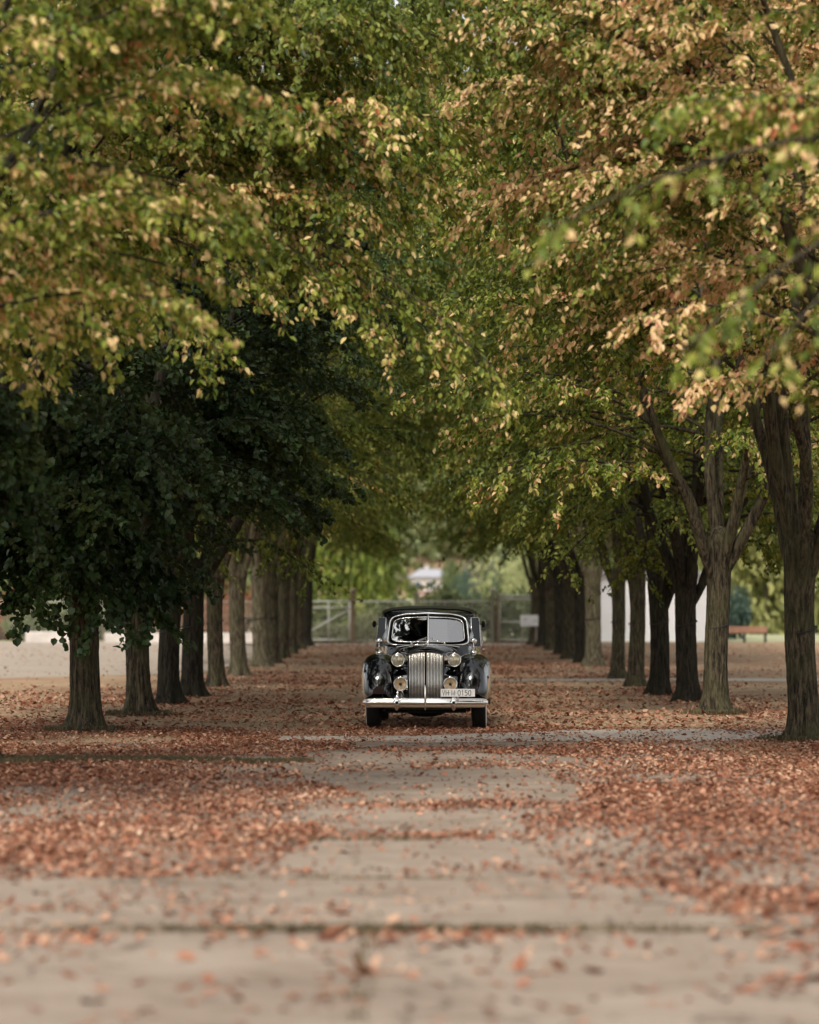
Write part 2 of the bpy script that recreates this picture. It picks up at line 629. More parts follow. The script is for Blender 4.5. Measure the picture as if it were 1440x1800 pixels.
patch('gravel_lot', [(-70, 80), (-30, 79), (-12, 77), (-5.6, 84), (-4.9, 100), (-4.9, 128)], [(-70, 151), (-40, 151), (-20, 151), (-12, 151), (-7, 151), (-4.9, 149)], M['gravel'], amp=1.5, freq=0.3)
patch('lawn', [(-90, 155), (3, 152), (20, 152), (60, 152), (90, 152)], [(-90, 519), (3, 519), (20, 519), (60, 519), (90, 519)], M['lawn'], amp=0.8)
patch('cross_path', [(-1.9, 43.6), (0, 43.4), (3, 43.7), (9, 43.5)], [(-1.9, 45.4), (0, 45.4), (2.4, 47.6), (9, 48.4)], M['path'], seed=3, amp=0.35)
patch('far_cross_path', [(0.6, 76.5), (2, 76.6), (4.4, 76.6), (12, 76.5)], [(0.6, 77.6), (2, 78.6), (4.4, 79.3), (12, 79.5)], M['path'], seed=9, amp=0.4)
patch('fence_road', [(-8, 139.5), (-2, 139.8), (3, 139.8), (5, 140)], [(-8, 143.8), (-2, 144), (3, 144), (5, 144)], M['path'], seed=13, amp=0.6)

drive = tag(link('driveway', None), None, None, None, 'structure')
SX = [-4.0, 3.6]
SY = [5.0, 9.0, 13.6, 18.3, 21.5, 25.2, 29.3, 33.3, 37.6, 43.0]
SZ = {}
rs = np.random.RandomState(5)
for r_ in range(len(SY) - 1):
    for c_ in range(1):
        x0, x1, y0, y1 = SX[c_] + .011, SX[c_ + 1] - .011, SY[r_] + .012, SY[r_ + 1] - .012
        if r_ == 3:
            y0 += 0.015
        zt = 0.020 + rs.uniform(-0.006, 0.006) + (0.03 if r_ == 3 else 0)
        SZ[(r_, c_)] = zt
        nx, ny = 26, 10
        e = []
        for t in np.linspace(0, 1, nx, endpoint=False):
            e.append((x0 + (x1 - x0) * t, y0))
        for t in np.linspace(0, 1, ny, endpoint=False):
            e.append((x1, y0 + (y1 - y0) * t))
        for t in np.linspace(0, 1, nx, endpoint=False):
            e.append((x1 - (x1 - x0) * t, y1))
        for t in np.linspace(0, 1, ny, endpoint=False):
            e.append((x0, y1 - (y1 - y0) * t))
        e = np.array(e)
        ctr = np.array([(x0 + x1) / 2, (y0 + y1) / 2])
        e += (rs.rand(len(e), 2) - 0.5) * 0.022 * np.array([1, 2.2])
        inner = e + (ctr - e) * np.array([.03 / 3.8, .03 / 1.8])
        n = len(e)
        g = Geo()
        S = [np.column_stack([e, np.full(n, -0.12)]), np.column_stack([e, np.full(n, zt - 0.010)]), np.column_stack([inner, np.full(n, zt)])]
        g.loft(np.array(S), True)
        g.polys.append(([2 * n + i for i in range(n)], 0))
        put('concrete_slab', g, M['concrete'], drive)


def top_z(x, y):
    """height of the paving or dirt at arrays x, y"""
    z = np.zeros_like(x) + 0.004
    for (r_, c_), zt in SZ.items():
        k = (x > SX[c_] + .04) & (x < SX[c_ + 1] - .04) & (y > SY[r_] + .06) & (y < SY[r_ + 1] - .04)
        z[k] = zt
    return np.maximum(z, ground_z(x, y) + 0.004)


# ------------------------------------------------------------------ leaves
def leaves(g, P, A, N, L, Wd, tint, fold=0.25, curl=0.15, mi=0, maple=False):
    A = unit(A)
    N = unit(N - A * np.sum(N * A, -1, keepdims=True))
    S = np.cross(A, N)
    L = np.broadcast_to(L, (len(P),))[:, None]
    Wd = np.broadcast_to(Wd, (len(P),))[:, None]
    curl = np.broadcast_to(curl, (len(P),))[:, None]
    a, b = (0.30, 0.68)
    w1, w2 = (0.46, 0.36) if not maple else (0.52, 0.44)
    l1 = P + A * a * L + S * Wd * w1 + N * fold * Wd * w1
    r1 = P + A * a * L - S * Wd * w1 + N * fold * Wd * w1
    l2 = P + A * b * L + S * Wd * w2 + N * (fold * Wd * w2 - curl * L * 0.35)
    r2 = P + A * b * L - S * Wd * w2 + N * (fold * Wd * w2 - curl * L * 0.35)
    tip = P + A * L - N * curl * L
    V = np.stack([P, r1, r2, tip, l2, l1], 1)
    i = np.arange(len(P))[:, None] * 6
    Q = np.concatenate([i + np.array([0, 1, 2, 3]), i + np.array([0, 3, 4, 5])], 1).reshape(-1, 4)
    g.quads(V.reshape(-1, 3), Q, mi, np.repeat(tint, 2))


def leaf_spray(g, S, D, Ln, n, rng, size, droop=0.35, maple=False, hang=0.6):
    """leaves along twigs: start S, direction D, length Ln; n leaves each"""
    k = len(S)
    idx = np.repeat(np.arange(k), n)
    t = rng.rand(k * n) ** 0.8
    s, d, l = S[idx], D[idx], Ln[idx]
    P = s + d * (t * l)[:, None]
    P[:, 2] -= droop * (t ** 2) * l
    P += rng.normal(0, 0.035, P.shape)
    side = unit(np.cross(d, np.array([0, 0, 1.0])) + 1e-6) * np.where(rng.rand(k * n) < .5, -1, 1)[:, None]
    A = d * 0.45 + side * rng.uniform(.3, 1.0, (k * n, 1)) + rng.normal(0, .25, (k * n, 3))
    A[:, 2] -= hang * 1.5 * rng.uniform(.3, 1.4, k * n)
    N = np.array([0, 0, .8]) + rng.normal(0, .7, (k * n, 3))
    L = size * rng.uniform(.65, 1.2, k * n)
    tw = rng.rand(k)
    tint = np.clip(0.5 + 0.28 * rng.randn(k * n) * 0.8 + 0.35 * (tw[idx] - .5), 0, 1)
    leaves(g, P, A, N, L, L * rng.uniform(.52, .72, k * n) * (1.5 if maple else 1), tint, 0.25, rng.uniform(0, .3, k * n), 0, maple)


def bezier(p0, p1, p2, n):
    t = np.linspace(0, 1, n)[:, None]
    return (1 - t) ** 2 * p0 + 2 * t * (1 - t) * p1 + t * t * p2


class TreeVariant:
    def __init__(self, seed, H=12.5, hf=2.2, r0=0.19, nl=6, spread=4.6, nsec=16, ntw=15, nlf=32, size=0.10, droop=0.2, low=0.1, maple=False, seclen=(1.7, 3.0), hang=0.6, e0=-.02, gap=None):
        rng = np.random.RandomState(seed)
        self.r0, self.hf = r0, hf
        # trunk
        seg = 72
        zs = np.concatenate([np.linspace(-0.15, 0.6, 22), np.linspace(0.66, hf, 34), hf + .30 * np.sin(np.linspace(.15, 1.5, 8))])
        th = np.linspace(0, 2 * PI, seg, endpoint=False)
        TH, ZZ = np.meshgrid(th, zs)
        ph = rng.rand(6) * 6.28
        flare = 1.75 * np.exp(-np.clip(ZZ + .03, 0, None) / 0.17)
        lob = np.clip(0.42 + 0.5 * (np.cos(3 * TH + ph[0]) * .45 + np.cos(5 * TH + ph[1]) * .4 + np.cos(8 * TH + ph[2]) * .25), .05, 1)
        rad = r0 * (1.04 - 0.05 * ZZ / hf + flare * lob + 0.20 * np.clip((ZZ - hf * .62) / (hf * .38), 0, 1) ** 2)
        ridg = 0
        for k, (fr, am) in enumerate(((13, .5), (19, .5), (27, .35))):
            phs = (vnoise(ZZ * 2.1, k * 7.3, 0, seed + k) - .5) * 9 + ph[k]
            ridg = ridg + am * np.abs(np.cos(fr * .5 * TH + phs))
        rad *= 0.935 + 0.095 * ridg + 0.09 * (vnoise(np.cos(TH) * 1.7 + 5, np.sin(TH) * 1.7 + 5, ZZ * 1.3, seed) - .5)
        rad *= np.sqrt(np.clip(1 - (np.clip(ZZ - hf, 0, None) / .302) ** 2, .003, 1))
        lean = (rng.rand(2) - .5) * 0.10
        cx, cy_ = lean[0] * ZZ / hf + .03 * np.sin(ZZ * 1.9 + ph[3]), lean[1] * ZZ / hf
        g = Geo()
        g.loft(np.stack([cx + rad * np.cos(TH), cy_ + rad * np.sin(TH), ZZ], -1), True, cap=True)
        self.trunk = g.mesh('trunk', M['bark'], True)
        base = np.array([lean[0], lean[1], hf - 0.55])
        self.ctr = lambda z: np.array([lean[0] * z / hf, lean[1] * z / hf])
        # limbs
        self.limbs = []
        tS, tD, tL = [], [], []
        crown = Geo()
        a0 = rng.rand() * 6.28
        for i in range(nl):
            az = a0 + i / nl * 2 * PI + rng.uniform(-.3, .3)
            lead = (i == nl - 1)
            reach = spread * (rng.uniform(.65, 1.0) if not lead else 0.25)
            top = H * (rng.uniform(.66, .88) if not lead else 0.95)
            dh = np.array([math.cos(az), math.sin(az), 0])
            start = base + dh * r0 * 0.10 + np.array([0, 0, rng.uniform(-.2, .1)])
            if lead:
                start = base
            end = np.array([base[0], base[1], 0]) + dh * reach + np.array([0, 0, top])
            mid = start * 0.5 + end * 0.5 + dh * rng.uniform(-.75, -.1) * (0 if lead else 1) + np.array([0, 0, rng.uniform(-.4, .5)])
            path = bezier(start, mid, end, 26)
            wob = np.linspace(0, 1, 26)[:, None]
            path += np.stack([vnoise(wob[:, 0] * 6, i, 0, seed + 3) - .5, vnoise(wob[:, 0] * 6, i, 9, seed + 4) - .5, wob[:, 0] * 0], -1) * .28 * np.minimum(1, wob * 4)
            lg = Geo()
            rr = r0 * rng.uniform(.36, .50) * (1 - np.linspace(0, 1, 26)) ** 0.9 + 0.012
            rr = rr * np.minimum(1, .25 + np.linspace(0, 1, 26) / .10)
            lg.tube(path, rr, 14)
            for j in range(nsec):
                t = low + (1 - low) * (j + rng.rand()) / nsec
                f = t * 25
                q = int(f)
                p0 = path[min(q, 24)] * (1 - (f - q)) + path[min(q + 1, 25)] * (f - q)
                sl = rng.uniform(*seclen) * (1.0 if t < .75 else 0.72) * (0.75 + .5 * math.sin(min(1, t * 1.2) * PI))
                saz = (az + rng.uniform(-1.5, 1.5)) if not lead else rng.rand() * 6.28
                el = (e0 + 0.75 * t) + rng.uniform(-.25, .25)
                d = np.array([math.cos(saz) * math.cos(el), math.sin(saz) * math.cos(el), math.sin(el)])
                p2 = p0 + d * sl + np.array([0, 0, -droop * sl * (1.3 - t)])
                if gap is not None and np.all((p2 > gap[0]) & (p2 < gap[1])):
                    continue
                p1 = p0 + d * sl * .5 + np.array([0, 0, .12 * sl])
                sp = bezier(p0, p1, p2, 9)
                lg.tube(sp, np.linspace(max(.012, rr[min(q, 25)] * .45), .006, 9), 5)
                # twigs
                u = 0.18 + 0.82 * (np.arange(ntw) + rng.rand(ntw)) / ntw
                fi = u * 8
                qi = np.minimum(fi.astype(int), 7)
                fr = (fi - qi)[:, None]
                ps = sp[qi] * (1 - fr) + sp[qi + 1] * fr
                tang = unit(sp[qi + 1] - sp[qi])
                sd = unit(np.cross(tang, np.array([0, 0, 1.0]))) * np.where(np.arange(ntw) % 2, 1, -1)[:, None]
                dd = unit(tang * rng.uniform(.4, 1.1, (ntw, 1)) + sd * rng.uniform(.4, 1.1, (ntw, 1)) + np.column_stack([rng.normal(0, .2, (ntw, 2)), rng.uniform(-.35, .35, ntw)]))
                tS.append(ps)
                tD.append(dd)
                tL.append(rng.uniform(.4, .95, ntw))
            self.limbs.append(lg.mesh('limb', M['bark'], True))
        tS, tD, tL = np.concatenate(tS), np.concatenate(tD), np.concatenate(tL)
        if gap is not None:
            k = ~np.all((tS > gap[0]) & (tS < gap[1]), axis=1)
            tS, tD, tL = tS[k], tD[k], tL[k]
        leaf_spray(crown, tS, tD, tL, nlf, rng, size, 0.35, maple, hang)
        twigs(crown, tS, tD, tL, 1)
        self.crown = crown.mesh('crown', [M['leaf_green'], M['bark']], False)


def twigs(g, S, D, Ln, mi):
    """thin three-sided twigs, all at once"""
    k = len(S)
    u = unit(np.cross(D, np.array([0.3, 0.2, 1.0])))
    w = np.cross(D, u)
    E = S + D * Ln[:, None] - np.array([0, 0, .35]) * Ln[:, None]
    mid = S + D * Ln[:, None] * .5 - np.array([0, 0, .0875]) * Ln[:, None]
    rings = []
    for P, r_ in ((S, .005), (mid, .004), (E, .002)):
        for a in (0, 2.094, 4.189):
            rings.append(P + (u * math.cos(a) + w * math.sin(a)) * r_)
    V = np.stack(rings, 1)
    i = np.arange(k)[:, None] * 9
    q = []
    for r0_ in (0, 3):
        for a in range(3):
            b = (a + 1) % 3
            q.append(i + np.array([r0_ + a, r0_ + b, r0_ + 3 + b, r0_ + 3 + a]))
    g.quads(V.reshape(-1, 3), np.concatenate(q, 1).reshape(-1, 4), mi)


VAR = [TreeVariant(11, spread=4.3, low=.16, nlf=40, size=.09), TreeVariant(23, hf=2.4, nl=7, spread=4.3, low=.33, e0=.2, nlf=36, size=.092), TreeVariant(37, hf=2.0, nl=6, spread=4.2, H=13.5, low=.16, e0=.05, nlf=36, size=.092),
       TreeVariant(41, hf=2.5, nl=7, spread=4.3, low=.20, e0=.05, nsec=17, nlf=36, size=.092), TreeVariant(59, hf=2.5, nl=7, spread=4.2, low=.18, e0=.1, nsec=18, nlf=42, size=.09)]
TALL = [TreeVariant(103, H=20.5, hf=2.2, nl=8, spread=5.2, nsec=23, low=.12, e0=.03, size=.12, nlf=28, seclen=(2.2, 3.9)),
        TreeVariant(127, H=20.0, hf=2.4, nl=8, spread=5.2, nsec=23, low=.16, e0=.08, size=.12, nlf=28, seclen=(2.2, 3.9))]
MAPLE = [TreeVariant(71, hf=2.0, nl=7, spread=3.5, H=11.5, droop=.25, low=.14, e0=.03, maple=True, size=.09, nlf=42, seclen=(1.6, 2.7), hang=.35),
         TreeVariant(83, hf=2.0, nl=7, spread=3.7, H=11.5, droop=.20, low=.22, e0=.12, maple=True, size=.09, nlf=40, seclen=(1.6, 2.7), hang=.35)]

NEAR = [TreeVariant(159, hf=2.5, nl=7, spread=4.2, low=.36, e0=.22, nsec=18, nlf=44, size=.088), TreeVariant(111, spread=4.3, low=.32, e0=.18, nsec=18, nl=7, nlf=44, size=.088)]
FRONT_R = TreeVariant(23, hf=2.5, nl=7, spread=4.3, low=.31, e0=.16, nlf=44, nsec=18, size=.092, gap=(np.array([-4.9, -.6, 4.5]), np.array([-1.5, 5.0, 14])))
_a = np.linspace(0, 2 * PI, 41)
BANDS = {}


def slot(o, i, m):
    o.material_slots[i].link = 'OBJECT'
    o.material_slots[i].material = m


def tree(var, x, y, rz, s, leaf, bark, label, group, band=None, rscale=1.0):
    t = thing('avenue_tree', label, 'tree', (x, y, 0), rz, group)
    o = link('trunk', var.trunk, t, scale=(s * rscale, s * rscale, s))
    slot(o, 0, M[bark])
    lb = 'bark_dark' if leaf == 'leaf_dark' else bark
    for lm in var.limbs:
        o = link('limb', lm, t, scale=s)
        slot(o, 0, M[lb])
    o = link('crown', var.crown, t, scale=s)
    o['kind'] = 'stuff'
    slot(o, 0, M[leaf])
    slot(o, 1, M[bark])
    if band:
        c = var.ctr(band / s) * s
        g = band_mesh(var.r0 * s * rscale * 1.06)
        link('wire_band', g, t, loc=(c[0], c[1], band), rot=(0, 0, -rz))
    return t


def band_mesh(r_):
    k = round(r_, 3)
    if k not in BANDS:
        g = Geo()
        g.tube(np.column_stack([r_ * np.cos(_a), r_ * np.sin(_a), .05 * np.cos(_a - .6)]), .011, 6, cap=False)
        BANDS[k] = g.mesh('wire_band', M['wire'], True)
    return BANDS[k]


GL, GR = 'trees in the left row of the avenue', 'trees in the right row of the avenue'
# px, py of the trunk base, variant, leaf, bark, trunk radius factor, band height, label
left = [
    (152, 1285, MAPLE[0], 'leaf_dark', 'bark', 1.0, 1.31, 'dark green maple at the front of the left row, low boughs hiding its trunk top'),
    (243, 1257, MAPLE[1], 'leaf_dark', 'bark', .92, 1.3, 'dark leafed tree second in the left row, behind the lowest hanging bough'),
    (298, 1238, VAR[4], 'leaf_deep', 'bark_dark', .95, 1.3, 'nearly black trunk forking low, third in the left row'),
    (341, 1224, VAR[0], 'leaf_green', 'bark_dark', .92, 1.35, 'slim dark trunk with a paler left edge, fourth in the left row'),
    (379, 1207, VAR[3], 'leaf_green', 'bark', .85, 1.35, 'forked brown trunk with a wire band, fifth in the left row'),
    (418, 1188, VAR[1], 'leaf_green', 'bark_pale', .92, 1.35, 'pale straight trunk with mossy foot, sixth in the left row'),
    (458, 1172, VAR[0], 'leaf_green', 'bark_pale', 1.0, 1.35, 'olive pale trunk before the red bushes, seventh in the left row'),
    (479, 1166, VAR[4], 'leaf_green', 'bark', .95, 1.35, 'trunk overlapping the olive one on its right, eighth in the left row'),
    (498, 1157, VAR[2], 'leaf_green', 'bark', .95, None, 'ninth tree of the left row, thin grey trunk'),
    (512, 1150, VAR[1], 'leaf_green', 'bark', .95, None, 'tenth tree of the left row, reddish trunk'),
    (524, 1142, VAR[3], 'leaf_green', 'bark', .95, None, 'second last tree of the left row'),
    (538, 1136, VAR[0], 'leaf_green', 'bark_dark', 1.15, None, 'last tree of the left row, thick black trunk beside the gate'),
]
right = [
    (1411, 1303, FRONT_R, 'leaf_peach', 'bark', .98, 1.42, 'peach leafed tree at the front of the right row, big ridged trunk'),
    (1259, 1254, VAR[3], 'leaf_mixed', 'bark', .88, 1.4, 'wide vase shaped tree left of the bench, second in the right row'),
    (1204, 1233, VAR[0], 'leaf_green', 'bark_dark', .88, 1.4, 'black silhouetted trunk against the white building, third in the right row'),
    (1157, 1222, VAR[2], 'leaf_green', 'bark_dark', .86, 1.4, 'dark trunk in front of the white building, fourth in the right row'),
    (1119, 1206, VAR[4], 'leaf_green', 'bark', .85, 1.35, 'slender dark trunk with a two pronged fork, fifth in the right row'),
    (1087, 1193, VAR[1], 'leaf_green', 'bark', .8, 1.35, 'thin brown trunk at the left edge of the white building, sixth in the right row'),
    (1043, 1172, VAR[3], 'leaf_green', 'bark_pale', 1.0, 1.35, 'pale tan trunk with spreading foot, seventh in the right row'),
    (1021, 1165, VAR[0], 'leaf_green', 'bark_dark', .9, None, 'dark trunk just left of the pale tan one, eighth in the right row'),
    (1003, 1158, VAR[2], 'leaf_green', 'bark', .95, None, 'ninth tree of the right row, mossy green trunk'),
    (985, 1150, VAR[4], 'leaf_green', 'bark_dark', .95, None, 'tenth tree of the right row, dark trunk'),
    (969, 1143, VAR[1], 'leaf_green', 'bark', .95, None, 'eleventh tree of the right row'),
    (955, 1138, VAR[3], 'leaf_green', 'bark_dark', .95, None, 'second last tree of the right row'),
    (941, 1134, VAR[0], 'leaf_green', 'bark', 1.0, None, 'last tree of the right row, brown trunk behind the white sign'),
]
rnd = random.Random(3)
made = {}
for rows, grp in ((left, GL), (right, GR)):
    for (px, py, v, lf, bk, rs_, bd, lab) in rows:
        d = F * CAMZ / (py - VY)
        if d > 68:
            v = TALL[1 if d > 90 else rnd.randint(0, 1)]
        rot_ = rnd.uniform(0, 6.28)
        made[lab] = tree(v, (px - VX) / F * d, d, 0 if v is FRONT_R else rot_, rnd.uniform(.95, 1.08), lf, bk, lab, grp, bd, rs_)
# nearer trees whose trunks stand just outside the frame; their boughs hang into it
n_l0 = tree(NEAR[0], -4.95, 38.0, 0.25, 1.0, 'leaf_yellow', 'bark_dark', 'yellow green tree overhead at the upper left, trunk just out of view', GL)
n_l1 = tree(NEAR[1], -5.3, 28.5, 2.4, 0.95, 'leaf_yellow', 'bark_dark', 'blurred yellow and orange leafed tree nearest the camera on the left', GL)
n_r0 = tree(NEAR[1], 5.2, 35.5, 4.0, 1.0, 'leaf_peach', 'bark', 'peach and tan leafed tree overhead at the upper right, trunk out of view', GR)
n_r1 = tree(NEAR[0], 6.2, 26.0, 0.5, 0.95, 'leaf_mixed', 'bark', 'blurred green and orange leafed tree nearest the camera on the right', GR)


def bough(t, start, ends, leaf, bark, seed, ntw=26, nlf=34, size=.10, maple=False, hang=.6, twl=(.3, .75)):
    """long low boughs of tree t from start (world) to the given end points, with their leaves"""
    rng = np.random.RandomState(seed)
    inv = Matrix.Translation(t.location) @ Matrix.Rotation(t.rotation_euler.z, 4, 'Z')
    inv = np.array(inv.inverted())
    loc = lambda p: (inv @ np.array([p[0], p[1], p[2], 1.0]))[:3]
    p0 = loc(start)
    bg_, cg = Geo(), Geo()
    tS, tD, tL = [], [], []
    for e in ends:
        p2 = loc(e)
        L_ = np.linalg.norm(p2 - p0)
        p1 = (p0 + p2) / 2 + np.array([rng.normal(0, .15), rng.normal(0, .15), .16 * L_])
        P = bezier(p0, p1, p2, 14)
        bg_.tube(P, np.linspace(.035, .006, 14), 6)
        u = .25 + .75 * (np.arange(ntw) + rng.rand(ntw)) / ntw
        fi = u * 13
        qi = np.minimum(fi.astype(int), 12)
        fr = (fi - qi)[:, None]
        ps = P[qi] * (1 - fr) + P[qi + 1] * fr
        tg = unit(P[qi + 1] - P[qi])
        sd = unit(np.cross(tg, np.array([0, 0, 1.0]))) * np.where(np.arange(ntw) % 2, 1, -1)[:, None]
        tS.append(ps)
        tD.append(unit(tg * rng.uniform(.3, 1, (ntw, 1)) + sd * rng.uniform(.4, 1.1, (ntw, 1)) + np.column_stack([rng.normal(0, .2, (ntw, 2)), rng.uniform(-.6, .25, ntw)])))
        tL.append(rng.uniform(*twl, ntw))
    tS, tD, tL = np.concatenate(tS), np.concatenate(tD), np.concatenate(tL)
    leaf_spray(cg, tS, tD, tL, nlf, rng, size, .35, maple, hang)
    twigs(cg, tS, tD, tL, 1)
    put('bough', bg_, M[bark], t, True)
    o = put('bough_leaves', cg, [M[leaf], M[bark]], t)
    o['kind'] = 'stuff'


L_1, L_2, L_3 = [made[r[7]] for r in left[:3]]
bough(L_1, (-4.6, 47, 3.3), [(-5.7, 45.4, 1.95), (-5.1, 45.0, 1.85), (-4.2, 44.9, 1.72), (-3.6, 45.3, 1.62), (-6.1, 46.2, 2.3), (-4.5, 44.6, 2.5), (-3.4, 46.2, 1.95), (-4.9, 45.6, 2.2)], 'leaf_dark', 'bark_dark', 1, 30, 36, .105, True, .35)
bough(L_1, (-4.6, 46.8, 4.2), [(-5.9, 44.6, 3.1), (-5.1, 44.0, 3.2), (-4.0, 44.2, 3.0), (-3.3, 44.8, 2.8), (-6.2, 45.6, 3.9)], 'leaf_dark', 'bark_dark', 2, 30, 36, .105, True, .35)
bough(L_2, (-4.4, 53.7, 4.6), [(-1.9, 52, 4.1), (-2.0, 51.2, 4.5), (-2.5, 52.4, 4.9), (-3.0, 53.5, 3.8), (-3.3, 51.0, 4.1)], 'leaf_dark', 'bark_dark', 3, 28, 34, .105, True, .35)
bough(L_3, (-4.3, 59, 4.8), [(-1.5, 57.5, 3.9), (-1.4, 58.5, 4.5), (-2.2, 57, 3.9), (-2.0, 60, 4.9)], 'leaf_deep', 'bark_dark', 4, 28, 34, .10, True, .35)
bough(n_l1, (-5.0, 29.5, 5.4), [(-3.8, 31.5, 4.0), (-3.1, 31.0, 4.15), (-2.3, 30.5, 4.6), (-1.6, 29.5, 5.3), (-2.6, 30, 5.6)], 'leaf_yellow', 'bark', 5, 26, 32, .088)
bough(n_l0, (-4.6, 37.5, 6.0), [(-4.6, 34.5, 4.2), (-3.8, 34.0, 4.1), (-3.0, 34.2, 4.4), (-2.1, 35.6, 4.4), (-1.4, 36.0, 5.0)], 'leaf_yellow', 'bark', 6, 28, 32, .088)
bough(n_l0, (-3.0, 37.5, 6.4), [(1.0, 36.2, 4.05), (.4, 36.5, 4.45), (-.3, 36.4, 4.6), (-.9, 36.0, 5.1)], 'leaf_yellow', 'bark', 7, 26, 28, .085)
bough(n_r1, (5.2, 24.5, 4.9), [(1.6, 20.8, 3.3), (2.05, 20.4, 3.2), (2.5, 20.3, 3.3), (.8, 21.2, 4.1)], 'leaf_mixed', 'bark', 8, 13, 20, .09)
bough(n_l0, (-4.95, 37.6, 3.5), [(-4.9, 35.8, 3.6), (-4.3, 35.6, 3.3), (-5.2, 36.0, 2.8), (-4.6, 35.4, 4.0), (-3.9, 36.4, 3.9), (-5.0, 35.6, 4.4), (-4.4, 36.2, 2.7), (-5.6, 36.2, 3.4)], 'leaf_dark', 'bark_dark', 14, 28, 34, .10, True, .35)
# the crowns meet over the avenue in front of the car
bough(n_l0, (-3.2, 38.0, 6.6), [(-.6, 36.5, 6.0), (.2, 37.5, 6.4), (-.2, 35.5, 6.9), (.6, 38.5, 7.2), (-.9, 37.8, 7.4), (.1, 39.0, 8.2)], 'leaf_yellow', 'bark', 9, 46, 34, .088, twl=(.5, 1.2))
bough(n_l0, (-2.8, 37.5, 7.6), [(-.8, 35.8, 8.0), (.3, 36.5, 8.4), (-.1, 38.0, 9.2), (-1.4, 36.0, 7.0), (.9, 37.0, 7.8), (-1.9, 39.0, 9.2), (-2.7, 38.6, 8.9), (-1.0, 39.5, 9.6)], 'leaf_green', 'bark', 10, 46, 34, .088, twl=(.5, 1.2))
bough(L_1, (-3.0, 46.6, 7.0), [(-.9, 44.5, 6.2), (-.4, 45.5, 7.2), (-1.2, 44.0, 8.2), (-.6, 44.6, 9.2), (-.2, 43.6, 9.9)], 'leaf_green', 'bark', 11, 46, 34, .09, twl=(.5, 1.2))
bough(n_r0, (3.4, 36.2, 6.4), [(1.6, 37.5, 5.6), (1.0, 38.2, 6.3), (1.9, 39.0, 6.8), (.7, 36.8, 7.4), (1.3, 38.4, 8.2), (2.0, 37.2, 9.0), (1.0, 37.6, 9.0), (1.6, 36.4, 8.8), (.5, 38.8, 9.6), (1.9, 39.5, 9.6), (2.6, 40.0, 9.3), (1.2, 40.2, 10.0), (2.2, 38.6, 9.9), (1.1, 38.0, 8.6), (.9, 37.0, 8.4), (1.4, 39.0, 8.9), (1.0, 36.0, 8.1)], 'leaf_peach', 'bark', 12, 44, 32, .088, twl=(.5, 1.2))
FR_ = made[right[0][7]]
bough(FR_, (3.6, 43.2, 5.2), [(2.1, 41.5, 4.9), (1.4, 42.0, 5.4), (2.4, 42.6, 5.8), (1.2, 41.0, 6.4), (2.0, 42.2, 7.2)], 'leaf_mixed', 'bark', 13, 42, 32, .09, twl=(.5, 1.1))

